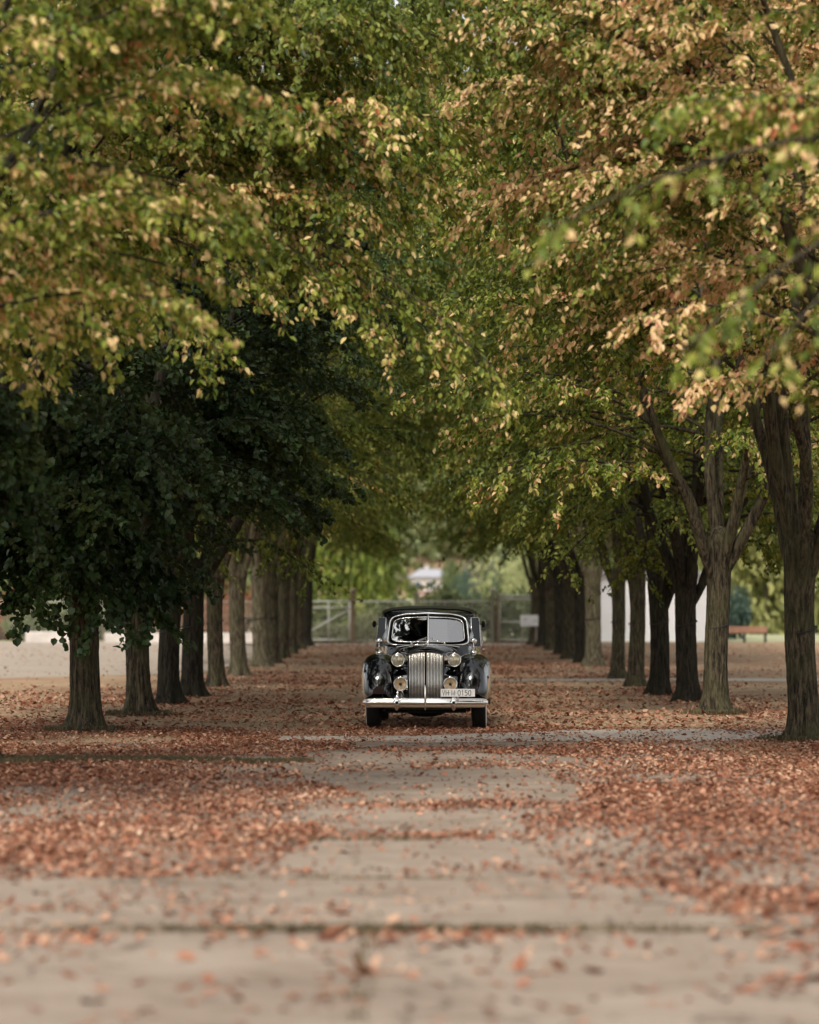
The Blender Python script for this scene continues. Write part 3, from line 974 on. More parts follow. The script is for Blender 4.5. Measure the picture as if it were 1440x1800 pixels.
# ------------------------------------------------------------------ leaf litter on the ground
def cover(x, y):
    """0..1, how thickly fallen leaves lie at (x, y)"""
    n1 = fbm(x * .55, y * .32, 0, 101, 3)
    n2 = fbm(x * 1.6, y * .9, 0, 131, 3)
    c = np.clip(.66 + 2.0 * (n1 - .5) + 1.0 * (n2 - .5), .10, 1)
    wob = (n1 - .5) * 1.5 + (n2 - .5) * .8
    # bare strip down the middle of the near paving
    xl = np.interp(y, [20, 22, 28, 34, 38, 42, 43.5], [-9, -.55, -.75, -1.0, -1.5, -1.1, -1.6]) + wob
    xr = np.interp(y, [16.4, 18, 22, 26, 31, 36, 38, 40, 43], [1.75, 1.45, 1.3, 1.0, 1.25, 1.6, 2.3, .6, 2.2]) + wob
    strip = (x > xl) & (x < xr) & (y < 43.4)
    c = np.where(strip, np.clip((n2 - .56) * 1.1, .03, .4), c)
    # tongues of leaves across the strip
    tong = np.exp(-((y - 40.6 - .3 * np.sin(x * 2)) / .55) ** 2) * (x > -.6) + .8 * np.exp(-((y - 36.2 - .4 * np.sin(x * 1.3)) / .5) ** 2) * (x > -.1) + .45 * np.exp(-((y - 29.6) / .7) ** 2) + .5 * np.exp(-((y - 25.6) / .35) ** 2)
    c = np.where(strip, np.clip(c + tong * (.3 + n2 * .7), 0, 1), c)
    # nearest slabs are nearly bare
    near = y < 20.7 + 1.5 * (n2 - .3)
    cn = np.clip((n2 - .50) * 1.0, .025, .2)
    cn = np.where(x > xr, np.clip(.9 * (y - 15.0) / 2.4 * (.4 + n2), .06, .9), cn)
    j = np.exp(-((y - 18.0 - .1 * np.sin(x * 2.2)) / np.where(x < -1, .42, .26)) ** 2) * np.where(x < -1.0, .95, np.where(x > -.25, .7, .12)) * np.clip(n2 * 2.6 - .6, 0, 1.3)
    j2 = np.exp(-((y - 19.3) / .12) ** 2) * np.where(x < -1.7, .7, 0)
    cl = np.exp(-(((x + .2) / .14) ** 2 + ((y - 16.2) / .14) ** 2)) * .9 + np.exp(-(((x + .17) / .09) ** 2 + ((y - 17.5) / .7) ** 2)) * .35
    cl = cl + np.exp(-(((x - 1.5) / .4) ** 2 + ((y - 16.9) / .25) ** 2)) * .5 * n2
    c = np.where(near, np.clip(cn + j + j2 + cl, 0, 1), c)
    # cross paths stay lighter
    pth = (y > 43.6) & (y < np.interp(x, [-2, 0, 2.4, 9], [45.3, 45.3, 47.4, 48.2])) & (x > -1.8)
    c = np.where(pth, np.clip(.10 + .9 * (n2 - .5), .05, .5), c)
    pth2 = (y > 76.7) & (y < np.interp(x, [1, 2, 4.4], [77.4, 78.4, 79])) & (x > .8)
    c = np.where(pth2, .06, c)
    # drifts against the trunk feet
    for (tx, ty) in ((-4.6, 47), (-4.42, 53.7), (-4.35, 59.3), (4.9, 43.6), (4.71, 54.2), (4.77, 61), (-4.95, 38)):
        c = np.maximum(c, .95 * np.exp(-(((x - tx) ** 2 + ((y - ty + .2) / 1.3) ** 2) / .5)))
    # thins out beyond the rows
    c = c * np.where(x < -5.2, np.clip(1 - (y - 60) / 16, .06, 1), 1)
    c = c * np.where(x > 5.2, np.clip(1 - (x - 5.2) / 2.2, np.where(y > 47, .14, .55), 1), 1)
    c = c * np.where((y > 50) & (np.abs(x) < 5), np.clip(.62 + 1.6 * (fbm(x * .3, y * .12, 4, 171, 3) - .42), .25, 1), 1)
    return c


def litter(n, y0, y1, size, dens_pow, seed, margin=2.6):
    rng = np.random.RandomState(seed)
    # y drawn so that density per square metre falls with distance
    u = rng.rand(n)
    y = (y0 ** dens_pow + u * (y1 ** dens_pow - y0 ** dens_pow)) ** (1 / dens_pow)
    x = (rng.rand(n) * 2 - 1) * (.125 * y + margin)
    k = rng.rand(n) < cover(x, y)
    return x[k], y[k], rng


def litter_leaves(g, x, y, rng, size):
    n = len(x)
    a = rng.rand(n) * 6.283
    A = np.stack([np.cos(a), np.sin(a), rng.normal(.05, .28, n)], -1)
    N = np.array([0, 0, 1.0]) + rng.normal(0, .38, (n, 3))
    L = size * np.clip(rng.lognormal(-.02, .30, n), .45, 1.9)
    P = np.stack([x, y, top_z(x, y) + rng.uniform(.004, .022, n)], -1)
    P -= A * np.array([1, 1, 0]) * L[:, None] * .5
    tint = rng.rand(n)
    leaves(g, P, A, N, L, L * rng.uniform(.5, .75, n), tint, rng.choice([.55, .3, -.2]), rng.uniform(-.35, .35, n))


g = Geo()
x, y, rng = litter(300000, 19.0, 48, .07, 1.2, 301)
litter_leaves(g, x, y, rng, .043)
n_near = len(x)
x, y, rng = litter(170000, 48, 141, .12, 1.05, 302)
litter_leaves(g, x, y, rng, .066)
o = put('leaf_litter', g, M['litter'])
tag(o, 'rust and tan fallen leaves carpeting the ground under the avenue', 'fallen leaves', None, 'stuff')
# nearest leaves, countable on the bare slabs
x, y, rng = litter(6500, 12.8, 19.0, .08, 1.0, 303, .6)
sel = np.argsort(y)[:300]
g = Geo()
litter_leaves(g, np.delete(x, sel), np.delete(y, sel), rng, .068)
o = put('leaf_drift', g, M['litter'])
tag(o, 'loose drift of rust leaves along the joint of the near concrete slabs', 'fallen leaves', None, 'stuff')
kinds = []
for k in range(12):
    g = Geo()
    L_ = .08 * (.75 + .04 * k)
    leaves(g, np.array([[-L_ / 2, 0, .006]]), np.array([[1.0, 0, .08 * (k % 3)]]), np.array([[.1 * (k % 4 - 1.5), .12 * (k % 5 - 2), 1.0]]), L_, L_ * (.5 + .02 * k), np.array([(k * 5 % 12) / 12 * .8 + .05]), .5 if k % 2 else -.15, .3 - .05 * k)
    kinds.append(g.mesh('fallen_leaf', M['litter']))
zz = top_z(x, y)
for i in sel:
    o = link('fallen_leaf', kinds[rng.randint(12)], None, (x[i], y[i], zz[i]), (0, 0, rng.rand() * 6.28))
    tag(o, 'single dry rust leaf lying loose on the bare concrete nearest the camera', 'leaf', 'loose leaves on the near concrete')


# tufts in the wide joint
def grass(g, x, y, z, h, n, rng, spread=.03):
    k = len(x)
    idx = np.repeat(np.arange(k), n)
    P = np.stack([x[idx], y[idx], z[idx]], -1) + rng.normal(0, spread, (k * n, 3)) * np.array([1, 1, 0])
    A = np.array([0, 0, 1.0]) + rng.normal(0, .4, (k * n, 3))
    N = rng.normal(0, 1, (k * n, 3))
    L = h * rng.uniform(.5, 1.2, k * n)
    leaves(g, P, A, N, L, L * .10 + .003, rng.rand(k * n), .2, .3)


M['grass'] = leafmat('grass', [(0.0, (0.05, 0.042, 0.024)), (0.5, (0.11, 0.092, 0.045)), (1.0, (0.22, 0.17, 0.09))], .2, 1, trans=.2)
g = Geo()
rng = np.random.RandomState(8)
xs = np.concatenate([np.clip(rng.normal(-.05, .95, 420), -2.8, 2.6), rng.uniform(-1.2, .5, 120), rng.uniform(-2.2, .2, 80), -.27 + rng.normal(0, .012, 40)])
ys = np.concatenate([18.32 + rng.normal(0, .02, 420), 21.5 + rng.normal(0, .015, 120), 25.2 + rng.normal(0, .02, 80), rng.uniform(14, 19, 40)])
grass(g, xs, ys, np.full(len(xs), .02), .045, 6, rng)
# dull mossy grass strip standing in for the left front tree's shadow
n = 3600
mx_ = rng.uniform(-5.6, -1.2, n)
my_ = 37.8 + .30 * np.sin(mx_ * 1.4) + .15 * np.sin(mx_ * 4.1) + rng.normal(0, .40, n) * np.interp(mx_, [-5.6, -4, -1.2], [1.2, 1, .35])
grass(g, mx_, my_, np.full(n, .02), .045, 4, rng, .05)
# thin dry grass round the near trunks
for (tx, ty) in ((-4.6, 47), (4.9, 43.6), (4.7, 54.2), (-4.4, 53.7), (-5.15, 38)):
    n = 260
    a, r_ = rng.rand(n) * 6.28, rng.uniform(.25, .55, n)
    grass(g, tx + r_ * np.cos(a), ty + r_ * np.sin(a), np.zeros(n), .09, 4, rng)
tag(put('grass', g, M['grass']), 'short dry grass in the slab joints and round the trunks, plus a strip standing for a tree shadow', 'grass', None, 'stuff')

# ------------------------------------------------------------------ fence, gates, sign at the far end
FY = 146.0


def postmesh(h, r_, m, seg=8, cap=.03):
    g = Geo()
    g.lathe([(0.001, -.1), (r_, -.1), (r_, h - cap), (r_ * 1.15, h - cap), (r_ * 1.15, h - cap * .4), (r_ * .5, h), (0.001, h)], (0, 0, 0), 'z', seg)
    return g.mesh('post', m, True)


def chain(name, x0, x1, z0, z1, parent, y=0.0, step=.11):
    g = Geo()
    h = z1 - z0
    w = .0035
    for s in (1, -1):
        st = np.arange(x0 - h, x1 + h, step)
        a = np.stack([st, st + s * h], -1)
        for p, q in a:
            t0, t1 = 0.0, 1.0
            dx = q - p
            for lo in (x0, x1):
                pass
            ts = sorted([(x0 - p) / dx, (x1 - p) / dx])
            t0, t1 = max(0, ts[0]), min(1, ts[1])
            if t1 - t0 < .02:
                continue
            g.tube([(p + dx * t0, y, z0 + h * t0), (p + dx * t1, y, z0 + h * t1)], w, 3, cap=False)
    o = put(name, g, M['galv'], parent)
    o['kind'] = 'stuff'
    return o


def rail(parent, p, q, r_=.03, name='rail', m='galv'):
    g = Geo()
    g.tube([p, q], r_, 8)
    return put(name, g, M[m], parent, True)


def X(px, d):
    return (px - VX) / F * d


fence = thing('chain_link_fence', 'galvanised chain link fence crossing behind the car between the two gates', 'fence', (0, FY, 0))
for px, h in ((683, 1.75), (730, 2.2), (735, 2.15), (782, 1.8), (830, 1.8)):
    link('post', postmesh(h, .045, M['galv']), fence, (X(px, FY), 0, 0))
rail(fence, (X(620, FY), 0, 1.80), (X(866, FY), 0, 1.80))
rail(fence, (X(620, FY), 0, .12), (X(866, FY), 0, .12), .015)
chain('chain_mesh', X(622, FY), X(864, FY), .1, 1.8, fence)


def gate(label, x0, x1, rails, verts, diag, dy=0.0, posts=()):
    gt = thing('metal_gate', label, 'gate', (0, FY + dy, 0))
    for z in rails:
        rail(gt, (x0, 0, z), (x1, 0, z), .04)
    for xx, za, zb in verts:
        rail(gt, (xx, 0, za), (xx, 0, zb), .04, 'upright')
    for p, q in diag:
        rail(gt, p, q, .045, 'brace')
    chain('chain_mesh', x0, x1, rails[-1], rails[0], gt, .03)
    return gt


gl0, gl1 = X(540, FY), X(615, FY)
gate('wide tube gate with a diagonal brace, left of the car by the last tree', gl0, gl1, (1.80, 1.54, .15), ((gl0, .1, 1.8), (X(578, FY), .1, 1.8), (gl1, .1, 1.8)), (((gl0, 0, .45), (gl1, 0, 1.46)),))
gr0, gr1 = X(878, FY), X(975, FY)
gate('tall tube gate with a middle rail, right of the car behind the white sign', gr0, gr1, (2.05, 1.9, .93, .15), ((gr0, .1, 2.05), (gr1, .1, 2.05)), ())
o = link('gate_post', postmesh(2.34, .10, M['old_wood'], 10, .06), None, (X(620, FY), FY, 0))
tag(o, 'thick weathered gate post with a round cap left of the car', 'post')
o = link('gate_post', postmesh(2.38, .075, M['galv'], 10, .08), None, (X(866, FY), FY, 0))
tag(o, 'tall grey gate post right of the car roof', 'post')
o = link('gate_post', postmesh(2.2, .06, M['old_wood'], 10, .05), None, (X(875, FY), FY - .1, 0))
tag(o, 'shorter rusty gate post beside the tall grey one', 'post')

fl = thing('chain_link_fence', 'pale wire fence with thin posts in front of the red bushes at far left', 'fence', (0, 152, 0))
xl0, xl1 = X(-120, 152), X(538, 152)
pm = postmesh(1.85, .04, M['galv'])
for k in range(9):
    link('post', pm, fl, (X(26 + 78 * k - 156, 152), 0, 0))
rail(fl, (xl0, 0, 1.8), (xl1, 0, 1.8), .02)
chain('chain_mesh', xl0, xl1, .1, 1.8, fl, step=.16)
fr = thing('tube_fence', 'two rail pale tube fence on the lawn behind the bench', 'fence', (0, 190, float(ground_z(0, 190))))
for px in (1315, 1351, 1387, 1423, 1460, 1496):
    link('post', postmesh(2.0, .05, M['galv']), fr, (X(px, 190), 0, 0))
for z in (1.95, 1.6):
    rail(fr, (X(1312, 190), 0, z), (X(1500, 190), 0, z), .05)

# white sign on two stakes in front of the last right tree
sd = 138.5
sg = thing('sign_board', 'small white board with faint dark writing in front of the last right trunk', 'sign', at(930.5, 1101, sd)[:2] + (0,))
g = Geo()
g.box((-.36, -.015, .80), (.36, .015, 1.25))
put('board', g, M['white_board'], sg)
for sx in (-.28, .28):
    g = Geo()
    g.box((sx - .025, .017, -.1), (sx + .025, .06, 1.2))
    put('stake', g, M['old_wood'], sg)
rs = np.random.RandomState(4)
for (cx_, w_, z_) in ((-.16, .16, 1.07), (.22, .14, 1.02), (-.02, .5, .90)):
    g = Geo()
    n = int(w_ / .022)
    for k in range(n):
        xx = cx_ - w_ / 2 + k * .022
        hh = .05 if z_ > .95 else .02
        if rs.rand() < .8:
            g.box((xx, -.018, z_ - hh / 2), (xx + .014, -.0152, z_ + hh * rs.uniform(.1, .5)))
    put('writing', g, M['black_steel'], sg)

# pale concrete blocks along the foot of the left fence
for k, px in enumerate((86, 215, 272, 345, 395, 440, 535)):
    d = 150
    bw = 1.0 if k == 0 else .75
    g = Geo()
    hh = .48 if k == 0 else .42
    g.loft(np.array([[(-bw, -.25, 0), (bw, -.25, 0), (bw, .25, 0), (-bw, .25, 0)], [(-bw, -.25, hh * .9), (bw, -.25, hh * .9), (bw, .25, hh * .9), (-bw, .25, hh * .9)], [(-bw + .04, -.2, hh), (bw - .04, -.2, hh), (bw - .04, .2, hh), (-bw + .04, .2, hh)]]), True, cap=True)
    lab = ['long pale concrete block at far left, clear of the trunks', 'pale block seen between the first two left trunks', 'pale block between the second and third left trunks', 'pale block between the third and fourth left trunks', 'pale block left of the sixth left trunk', 'pale block right of the sixth left trunk', 'pale block half hidden by the last left trunk'][k]
    tag(put('concrete_block', g, M['block'], None, False, loc=(X(px, d), d, 0)), lab, 'block', 'blocks along the left fence')

# bench
bd = 150.0
bn = thing('park_bench', 'red brown slatted park bench on the lawn edge right of the white building', 'bench', (X(1309, bd), bd, 0))
hw = .97
for z0, z1, nm in ((.43, .57, 'back_slat'), (.585, .70, 'back_slat')):
    g = Geo()
    g.box((-hw, -.02 - .0, z0), (hw, .02, z1))
    put(nm, g, M['bench_wood'], bn)
for yy in (.08, .22, .36):
    g = Geo()
    g.box((-hw, yy, .40), (hw, yy + .12, .44))
    put('seat_slat', g, M['bench_wood'], bn)
for sx in (-.92, 0, .92):
    g = Geo()
    g.loft(np.array([[(sx - .045, .10, 0), (sx + .045, .10, 0), (sx + .045, .40, 0), (sx - .045, .40, 0)], [(sx - .04, .03, .399), (sx + .04, .03, .399), (sx + .04, .46, .399), (sx - .04, .46, .399)]]), True, cap=True)
    g.box((sx - .035, .021, .399), (sx + .035, .06, .72))
    put('leg', g, M['black_steel'], bn)

# white boarded building right
wd = 153.0
wb = thing('white_building', 'low white boarded building behind the right row of trunks', 'building', (0, wd, 0))
wx0, wx1, wh = X(1054, wd), X(1262, wd), 3.0
nb = 14
for k in range(nb):
    z0, z1 = k * wh / nb, (k + 1) * wh / nb - .006
    g = Geo()
    g.loft(np.array([[(wx0, -.020, z0), (wx1, -.020, z0), (wx1, .05, z0), (wx0, .05, z0)], [(wx0, -.002, z1), (wx1, -.002, z1), (wx1, .05, z1), (wx0, .05, z1)]]), True, cap=True)
    put('board', g, M['white_wall'], wb)
g = Geo()
g.box((wx0 + .02, .052, 0), (wx1 - .02, 6.0, wh - .02))
put('wall', g, M['white_wall'], wb)
g = Geo()
g.box((wx0 - .25, -.3, wh + .003), (wx1 + .25, 6.2, wh + .16))
put('roof', g, M['house_roof'], wb)
g = Geo()
g.box((wx0 - .06, -.05, 0), (wx0 - .003, .06, wh))
put('corner_trim', g, M['white_wall'], wb)

# house on the slope
hd = 505.0
hz = float(ground_z(0, hd)) + .3
hs = thing('house', 'pale house with a grey hip roof and red porch rail beyond the fence', 'house', (X(757, hd), hd, hz))
hw_, hh_ = 3.1, 2.75
g = Geo()
g.box((-hw_, 0, -1.2), (hw_, 6, hh_))
g.box((hw_ + .01, 1.5, -1.2), (hw_ + 1.6, 6, 1.6))
put('wall', g, M['house_wall'], hs)
g = Geo()
e0, e1 = hw_ + .45, hh_ + 1.25
g.poly([(-e0, -.5, hh_), (e0, -.5, hh_), (e0, 6.5, hh_), (-e0, 6.5, hh_), (-1.5, 3, e1), (1.3, 3, e1)], [(0, 1, 5, 4), (1, 2, 5), (2, 3, 4, 5), (3, 0, 4), (3, 2, 1, 0)])
rf = put('roof', g, M['house_roof'], hs)
g = Geo()
g.box((-.9, 3.4, e1 - .5), (-.3, 4, e1 + .6))
put('chimney', g, M['house_wall'], rf)
for wx in (-1.9, .1, 2.0):
    g = Geo()
    g.box((wx - .55, -.06, .95), (wx + .55, -.004, 2.2))
    f_ = put('window', g, M['white_wall'], hs)
    g = Geo()
    g.box((wx - .45, -.085, 1.05), (wx + .45, -.063, 2.1))
    put('pane', g, M['house_glass'], f_)
g = Geo()
for k in range(26):
    xx = -2.2 + k * .2
    g.box((xx, -1.2, -.35), (xx + .06, -1.15, .55))
g.box((-2.3, -1.22, .55), (3.1, -1.13, .65))
put('porch_rail', g, M['red_paint'], hs)
g = Geo()
g.box((-2.3, -1.25, -1.2), (3.1, -.01, -.36))
put('porch', g, M['house_wall'], hs)

# ------------------------------------------------------------------ bushes, hedge, background trees, far wood
def blob_mesh(name, seed, n, size, m, shape='ball', rx=1, ry=1, rz=1, lumps=7, maple=False):
    """leaves through the outer shell of a lumpy crown of about unit size, foot at z = 0"""
    rng = np.random.RandomState(seed)
    c = np.column_stack([rng.normal(0, .42, lumps), rng.normal(0, .42, lumps), rng.uniform(.25, .8, lumps)])
    r_ = rng.uniform(.28, .52, lumps)
    if shape == 'cone':
        c = np.column_stack([rng.normal(0, .05, lumps), rng.normal(0, .05, lumps), np.linspace(.08, .95, lumps)])
        r_ = .40 * (1.02 - c[:, 2]) + .03
    k = rng.choice(lumps, n, p=r_ ** 2 / (r_ ** 2).sum())
    d = unit(rng.normal(0, 1, (n, 3)))
    P = c[k] + d * (r_[k] * rng.uniform(.55, 1.08, n))[:, None]
    P[:, 2] = np.abs(P[:, 2])
    P[:, :2] /= np.percentile(np.linalg.norm(P[:, :2], axis=1), 96)
    P[:, 2] /= np.percentile(P[:, 2], 99)
    A = d + rng.normal(0, .7, (n, 3))
    A[:, 2] -= .4
    N = d * .6 + np.array([0, 0, .7]) + rng.normal(0, .4, (n, 3))
    tint = np.clip(.5 + rng.normal(0, .22, n) + .3 * (rng.rand(lumps)[k] - .5), 0, 1)
    g = Geo()
    L = size * rng.uniform(.6, 1.3, n)
    leaves(g, P, A, N, L, L * .62, tint, .25, .2)
    g.V[-1] = g.V[-1] * np.array([rx, ry, rz])
    return g.mesh(name, m)


BALL = [blob_mesh('foliage', 200 + k, 5000, .075, M['leaf_far'], lumps=9 + k) for k in range(3)]
CONE = blob_mesh('foliage', 230, 4000, .06, M['leaf_blue'], 'cone', lumps=12)
SHRUB = [blob_mesh('foliage', 240 + k, 1800, .13, M['leaf_far'], lumps=7) for k in range(2)]
stem_g = Geo()
stem_g.tube([(0, 0, -.05), (.02, 0, .3), (0, .02, .62)], [.045, .035, .012], 8)
for a in (0.4, 2.4, 4.3):
    stem_g.tube([(0.01, 0, .28), (.16 * math.cos(a), .16 * math.sin(a), .48), (.30 * math.cos(a), .30 * math.sin(a), .62)], [.022, .014, .006], 6)
STEM = stem_g.mesh('trunk', M['bark'], True)


def plant(name, cat, label, px, py_base, d, w, h, mesh, m, group, seed=0):
    x_ = X(px, d)
    z_ = float(ground_z(x_, d))
    t = thing(name, label, cat, (x_, d, z_), seed * 1.7, group)
    o = link('foliage' if cat in ('bush', 'hedge') else 'crown', mesh, t, scale=(w / 2, w / 2, h))
    o['kind'] = 'stuff'
    slot(o, 0, M[m])
    o = link('stem' if cat in ('bush', 'hedge') else 'trunk', STEM, t, scale=(max(.5, w / 3), max(.5, w / 3), h))
    return t


GB = 'trees beyond the fence'
bt = [
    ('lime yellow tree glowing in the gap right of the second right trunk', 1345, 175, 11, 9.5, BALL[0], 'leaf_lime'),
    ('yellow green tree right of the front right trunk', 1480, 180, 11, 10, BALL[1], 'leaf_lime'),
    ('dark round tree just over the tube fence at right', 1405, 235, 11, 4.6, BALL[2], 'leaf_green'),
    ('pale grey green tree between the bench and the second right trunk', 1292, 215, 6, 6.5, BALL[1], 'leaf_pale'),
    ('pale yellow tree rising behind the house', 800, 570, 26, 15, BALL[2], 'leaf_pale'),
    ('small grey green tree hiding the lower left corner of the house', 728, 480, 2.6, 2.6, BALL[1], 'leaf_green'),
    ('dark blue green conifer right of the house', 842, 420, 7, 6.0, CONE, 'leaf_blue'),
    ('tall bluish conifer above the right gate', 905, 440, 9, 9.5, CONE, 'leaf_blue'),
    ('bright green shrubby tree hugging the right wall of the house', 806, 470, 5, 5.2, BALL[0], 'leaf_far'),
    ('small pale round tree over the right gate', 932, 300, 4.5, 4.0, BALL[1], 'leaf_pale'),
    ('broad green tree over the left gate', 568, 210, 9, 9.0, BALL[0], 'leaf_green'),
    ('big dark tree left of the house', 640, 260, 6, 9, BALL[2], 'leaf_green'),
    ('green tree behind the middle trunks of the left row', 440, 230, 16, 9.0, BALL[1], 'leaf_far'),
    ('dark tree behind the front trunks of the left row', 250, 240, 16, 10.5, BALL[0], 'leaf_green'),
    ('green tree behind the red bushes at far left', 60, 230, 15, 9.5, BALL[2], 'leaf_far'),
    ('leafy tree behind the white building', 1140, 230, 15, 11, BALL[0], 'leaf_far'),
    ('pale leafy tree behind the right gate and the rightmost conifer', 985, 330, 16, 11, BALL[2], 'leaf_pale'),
]
for k, (lab, px, d, w, h, me, m) in enumerate(bt):
    plant('background_tree', 'tree', lab, px, 0, d, w, h, me, m, GB, k)

GBU = 'bushes along the far fence'
bb = [
    ('rust red sumac bush at the far left edge', 12, 156, 2.6, 1.7, SHRUB[0], 'leaf_red'),
    ('orange topped sumac bush by the leftmost fence post', 42, 156.5, 2.2, 2.05, SHRUB[1], 'leaf_red'),
    ('bright green bush right of the sumac at far left', 84, 156, 2.2, 1.95, SHRUB[0], 'leaf_far'),
    ('low green bush in front of the sumac at far left', 34, 154.5, 1.8, 1.0, SHRUB[1], 'leaf_far'),
    ('red bush between the second and third left trunks', 268, 156, 1.9, 2.0, SHRUB[1], 'leaf_red'),
    ('pale green bush behind the first left trunk', 190, 156, 2.0, 1.3, SHRUB[0], 'leaf_far'),
    ('red bush between the third and fourth left trunks', 322, 156, 1.3, 1.5, SHRUB[0], 'leaf_red'),
    ('low red bush between the fourth and fifth left trunks', 362, 156, 1.5, 1.7, SHRUB[1], 'leaf_red'),
    ('red bush between the fifth and sixth left trunks', 400, 157, 1.4, 1.45, SHRUB[0], 'leaf_red'),
    ('tallest red bush, between the sixth and seventh left trunks', 436, 156, 2.2, 2.2, SHRUB[1], 'leaf_red'),
    ('red bush behind the tenth left trunk', 482, 157, 2.2, 1.9, SHRUB[0], 'leaf_red'),
    ('pale yellow green weed clump at the foot of the left gate', 575, 147.2, 2.0, .75, SHRUB[0], 'leaf_pale'),
    ('pale weedy bush between the gate post and the car', 646, 147.5, 1.5, 1.1, SHRUB[1], 'leaf_pale'),
    ('olive bush behind the left gate', 560, 152, 3.0, 1.5, SHRUB[1], 'leaf_green'),
    ('olive bush behind the gate post left of the car', 640, 153, 3.4, 1.7, SHRUB[0], 'leaf_green'),
    ('green bush directly behind the car roof', 720, 152, 3.2, 1.6, SHRUB[1], 'leaf_far'),
    ('big round leafy bush at the right of the car roof', 812, 151, 3.2, 2.05, SHRUB[0], 'leaf_far'),
    ('dense green bush behind the right gate', 905, 151, 2.8, 1.95, SHRUB[1], 'leaf_far'),
    ('bush behind the white sign', 958, 150.5, 2.2, 1.8, SHRUB[0], 'leaf_far'),
    ('bushy grey green shrub left of the bench', 1292, 160, 1.6, 2.0, SHRUB[1], 'leaf_blue'),
]
for k, (lab, px, d, w, h, me, m) in enumerate(bb):
    plant('bush', 'bush', lab, px, 0, d, w * 1.4, h * 1.12, me, m, GBU, k)

# overgrown bank behind the fence, and the wooded hillside that closes every gap
rng = np.random.RandomState(77)


def mass(name, label, n, x0, x1, y0, y1, h0, h1, size, m, seed):
    rng = np.random.RandomState(seed)
    nc = max(20, n // 700)
    cx_ = rng.uniform(x0, x1, nc)
    cy_ = rng.uniform(y0, y1, nc)
    r_ = rng.uniform(h0, h1, nc) * .55
    k = rng.choice(nc, n)
    d = unit(rng.normal(0, 1, (n, 3)))
    P = np.column_stack([cx_[k], cy_[k], ground_z(cx_[k], cy_[k]) + r_[k] * .75]) + d * (r_[k] * rng.uniform(.7, 1.05, n))[:, None] * np.array([1.15, 1, 1.0])
    A = d + rng.normal(0, .7, (n, 3))
    N = d * .7 + np.array([0, 0, .6]) + rng.normal(0, .4, (n, 3))
    L = size * rng.uniform(.6, 1.3, n)
    g = Geo()
    leaves(g, P, A, N, L, L * .7, np.clip(rng.rand(nc)[k] * .6 + rng.rand(n) * .4, 0, 1), .25, .2)
    return tag(put(name, g, M[m]), label, 'woodland' if 'wood' in name else 'undergrowth', None, 'stuff')


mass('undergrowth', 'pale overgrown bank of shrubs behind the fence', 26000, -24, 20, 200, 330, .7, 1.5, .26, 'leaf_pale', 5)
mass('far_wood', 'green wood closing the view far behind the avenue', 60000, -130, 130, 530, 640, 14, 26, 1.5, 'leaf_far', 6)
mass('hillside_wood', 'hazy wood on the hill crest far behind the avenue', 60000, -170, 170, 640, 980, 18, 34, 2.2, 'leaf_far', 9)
#@@CAR0
# ------------------------------------------------------------------ the car (local axes: x right, y to the rear, z up; origin under the front axle)
car = thing('vintage_car', 'black vintage saloon with chrome grille and bumper, driving down the leafy avenue', 'car', ((749.5 - VX) / 125.0, 48.0, .004), R(-1.1))


def cp(name, g, m, parent=None, smooth=True, **k):
    return put(name, g, M[m] if isinstance(m, str) else [M[q] for q in m], parent or car, smooth, **k)


def sup(t, p):
    return np.sign(t) * np.abs(t) ** p


def arch(xc, a, zb, zt, y, n=25, px=.85, pz=.9):
    t = np.linspace(-PI / 2, PI / 2, n)
    return np.column_stack([xc + a * sup(np.sin(t), px), np.full(n, y), zb + (zt - zb) * sup(np.cos(t), pz)])


def interp(tab, y):
    tab = np.array(tab)
    return [np.interp(y, tab[:, 0], tab[:, k]) for k in range(1, tab.shape[1])]


# bonnet: (y, half width, top, shoulder drop exponent)
ys = np.concatenate([[-.335, -.325, -.30, -.25], np.linspace(-.15, 1.52, 14)])
secs = []
for y in ys:
    w, zt = interp([(-.335, .215, 1.075), (-.325, .232, 1.10), (-.30, .245, 1.125), (-.25, .262, 1.145), (.3, .335, 1.158), (.9, .455, 1.165), (1.52, .60, 1.150)], y)
    n = 31
    t = np.linspace(-PI / 2, PI / 2, n)
    x = w * sup(np.sin(t), .72)
    z = .80 + (zt - .80) * sup(np.cos(t), .62)
    z = z + .012 * np.exp(-(x / .05) ** 2)
    P = np.column_stack([x, np.full(n, y), z])
    P = np.vstack([[-w, y, .48], P, [w, y, .48]])
    secs.append(P)
g = Geo()
g.loft(np.array(secs), False)
g.poly(secs[0], [list(range(len(secs[0])))[::-1]])
cp('bonnet', g, 'paint')
# chrome hinge line and mouldings
g = Geo()
yy = np.linspace(-.27, 1.45, 12)
g.tube(np.column_stack([yy * 0, yy, [interp([(-.335, 1.075), (-.30, 1.14), (-.25, 1.16), (.3, 1.174), (.9, 1.181), (1.52, 1.166)], q)[0] for q in yy]]), .007, 6)
cp('hinge_strip', g, 'chrome')
for s in (-1, 1):
    g = Geo()
    P = []
    for q in np.linspace(-.24, 1.5, 14):
        w, zt = interp([(-.335, .215, 1.075), (-.25, .262, 1.145), (.3, .335, 1.158), (.9, .455, 1.165), (1.52, .60, 1.150)], q)
        u = 1.18
        P.append((s * w * math.sin(u) ** .72 * 1.01, q, .80 + (zt - .80) * math.cos(u) ** .62 + .002))
    g.tube(P, .006, 6)
    cp('bonnet_moulding', g, 'chrome')
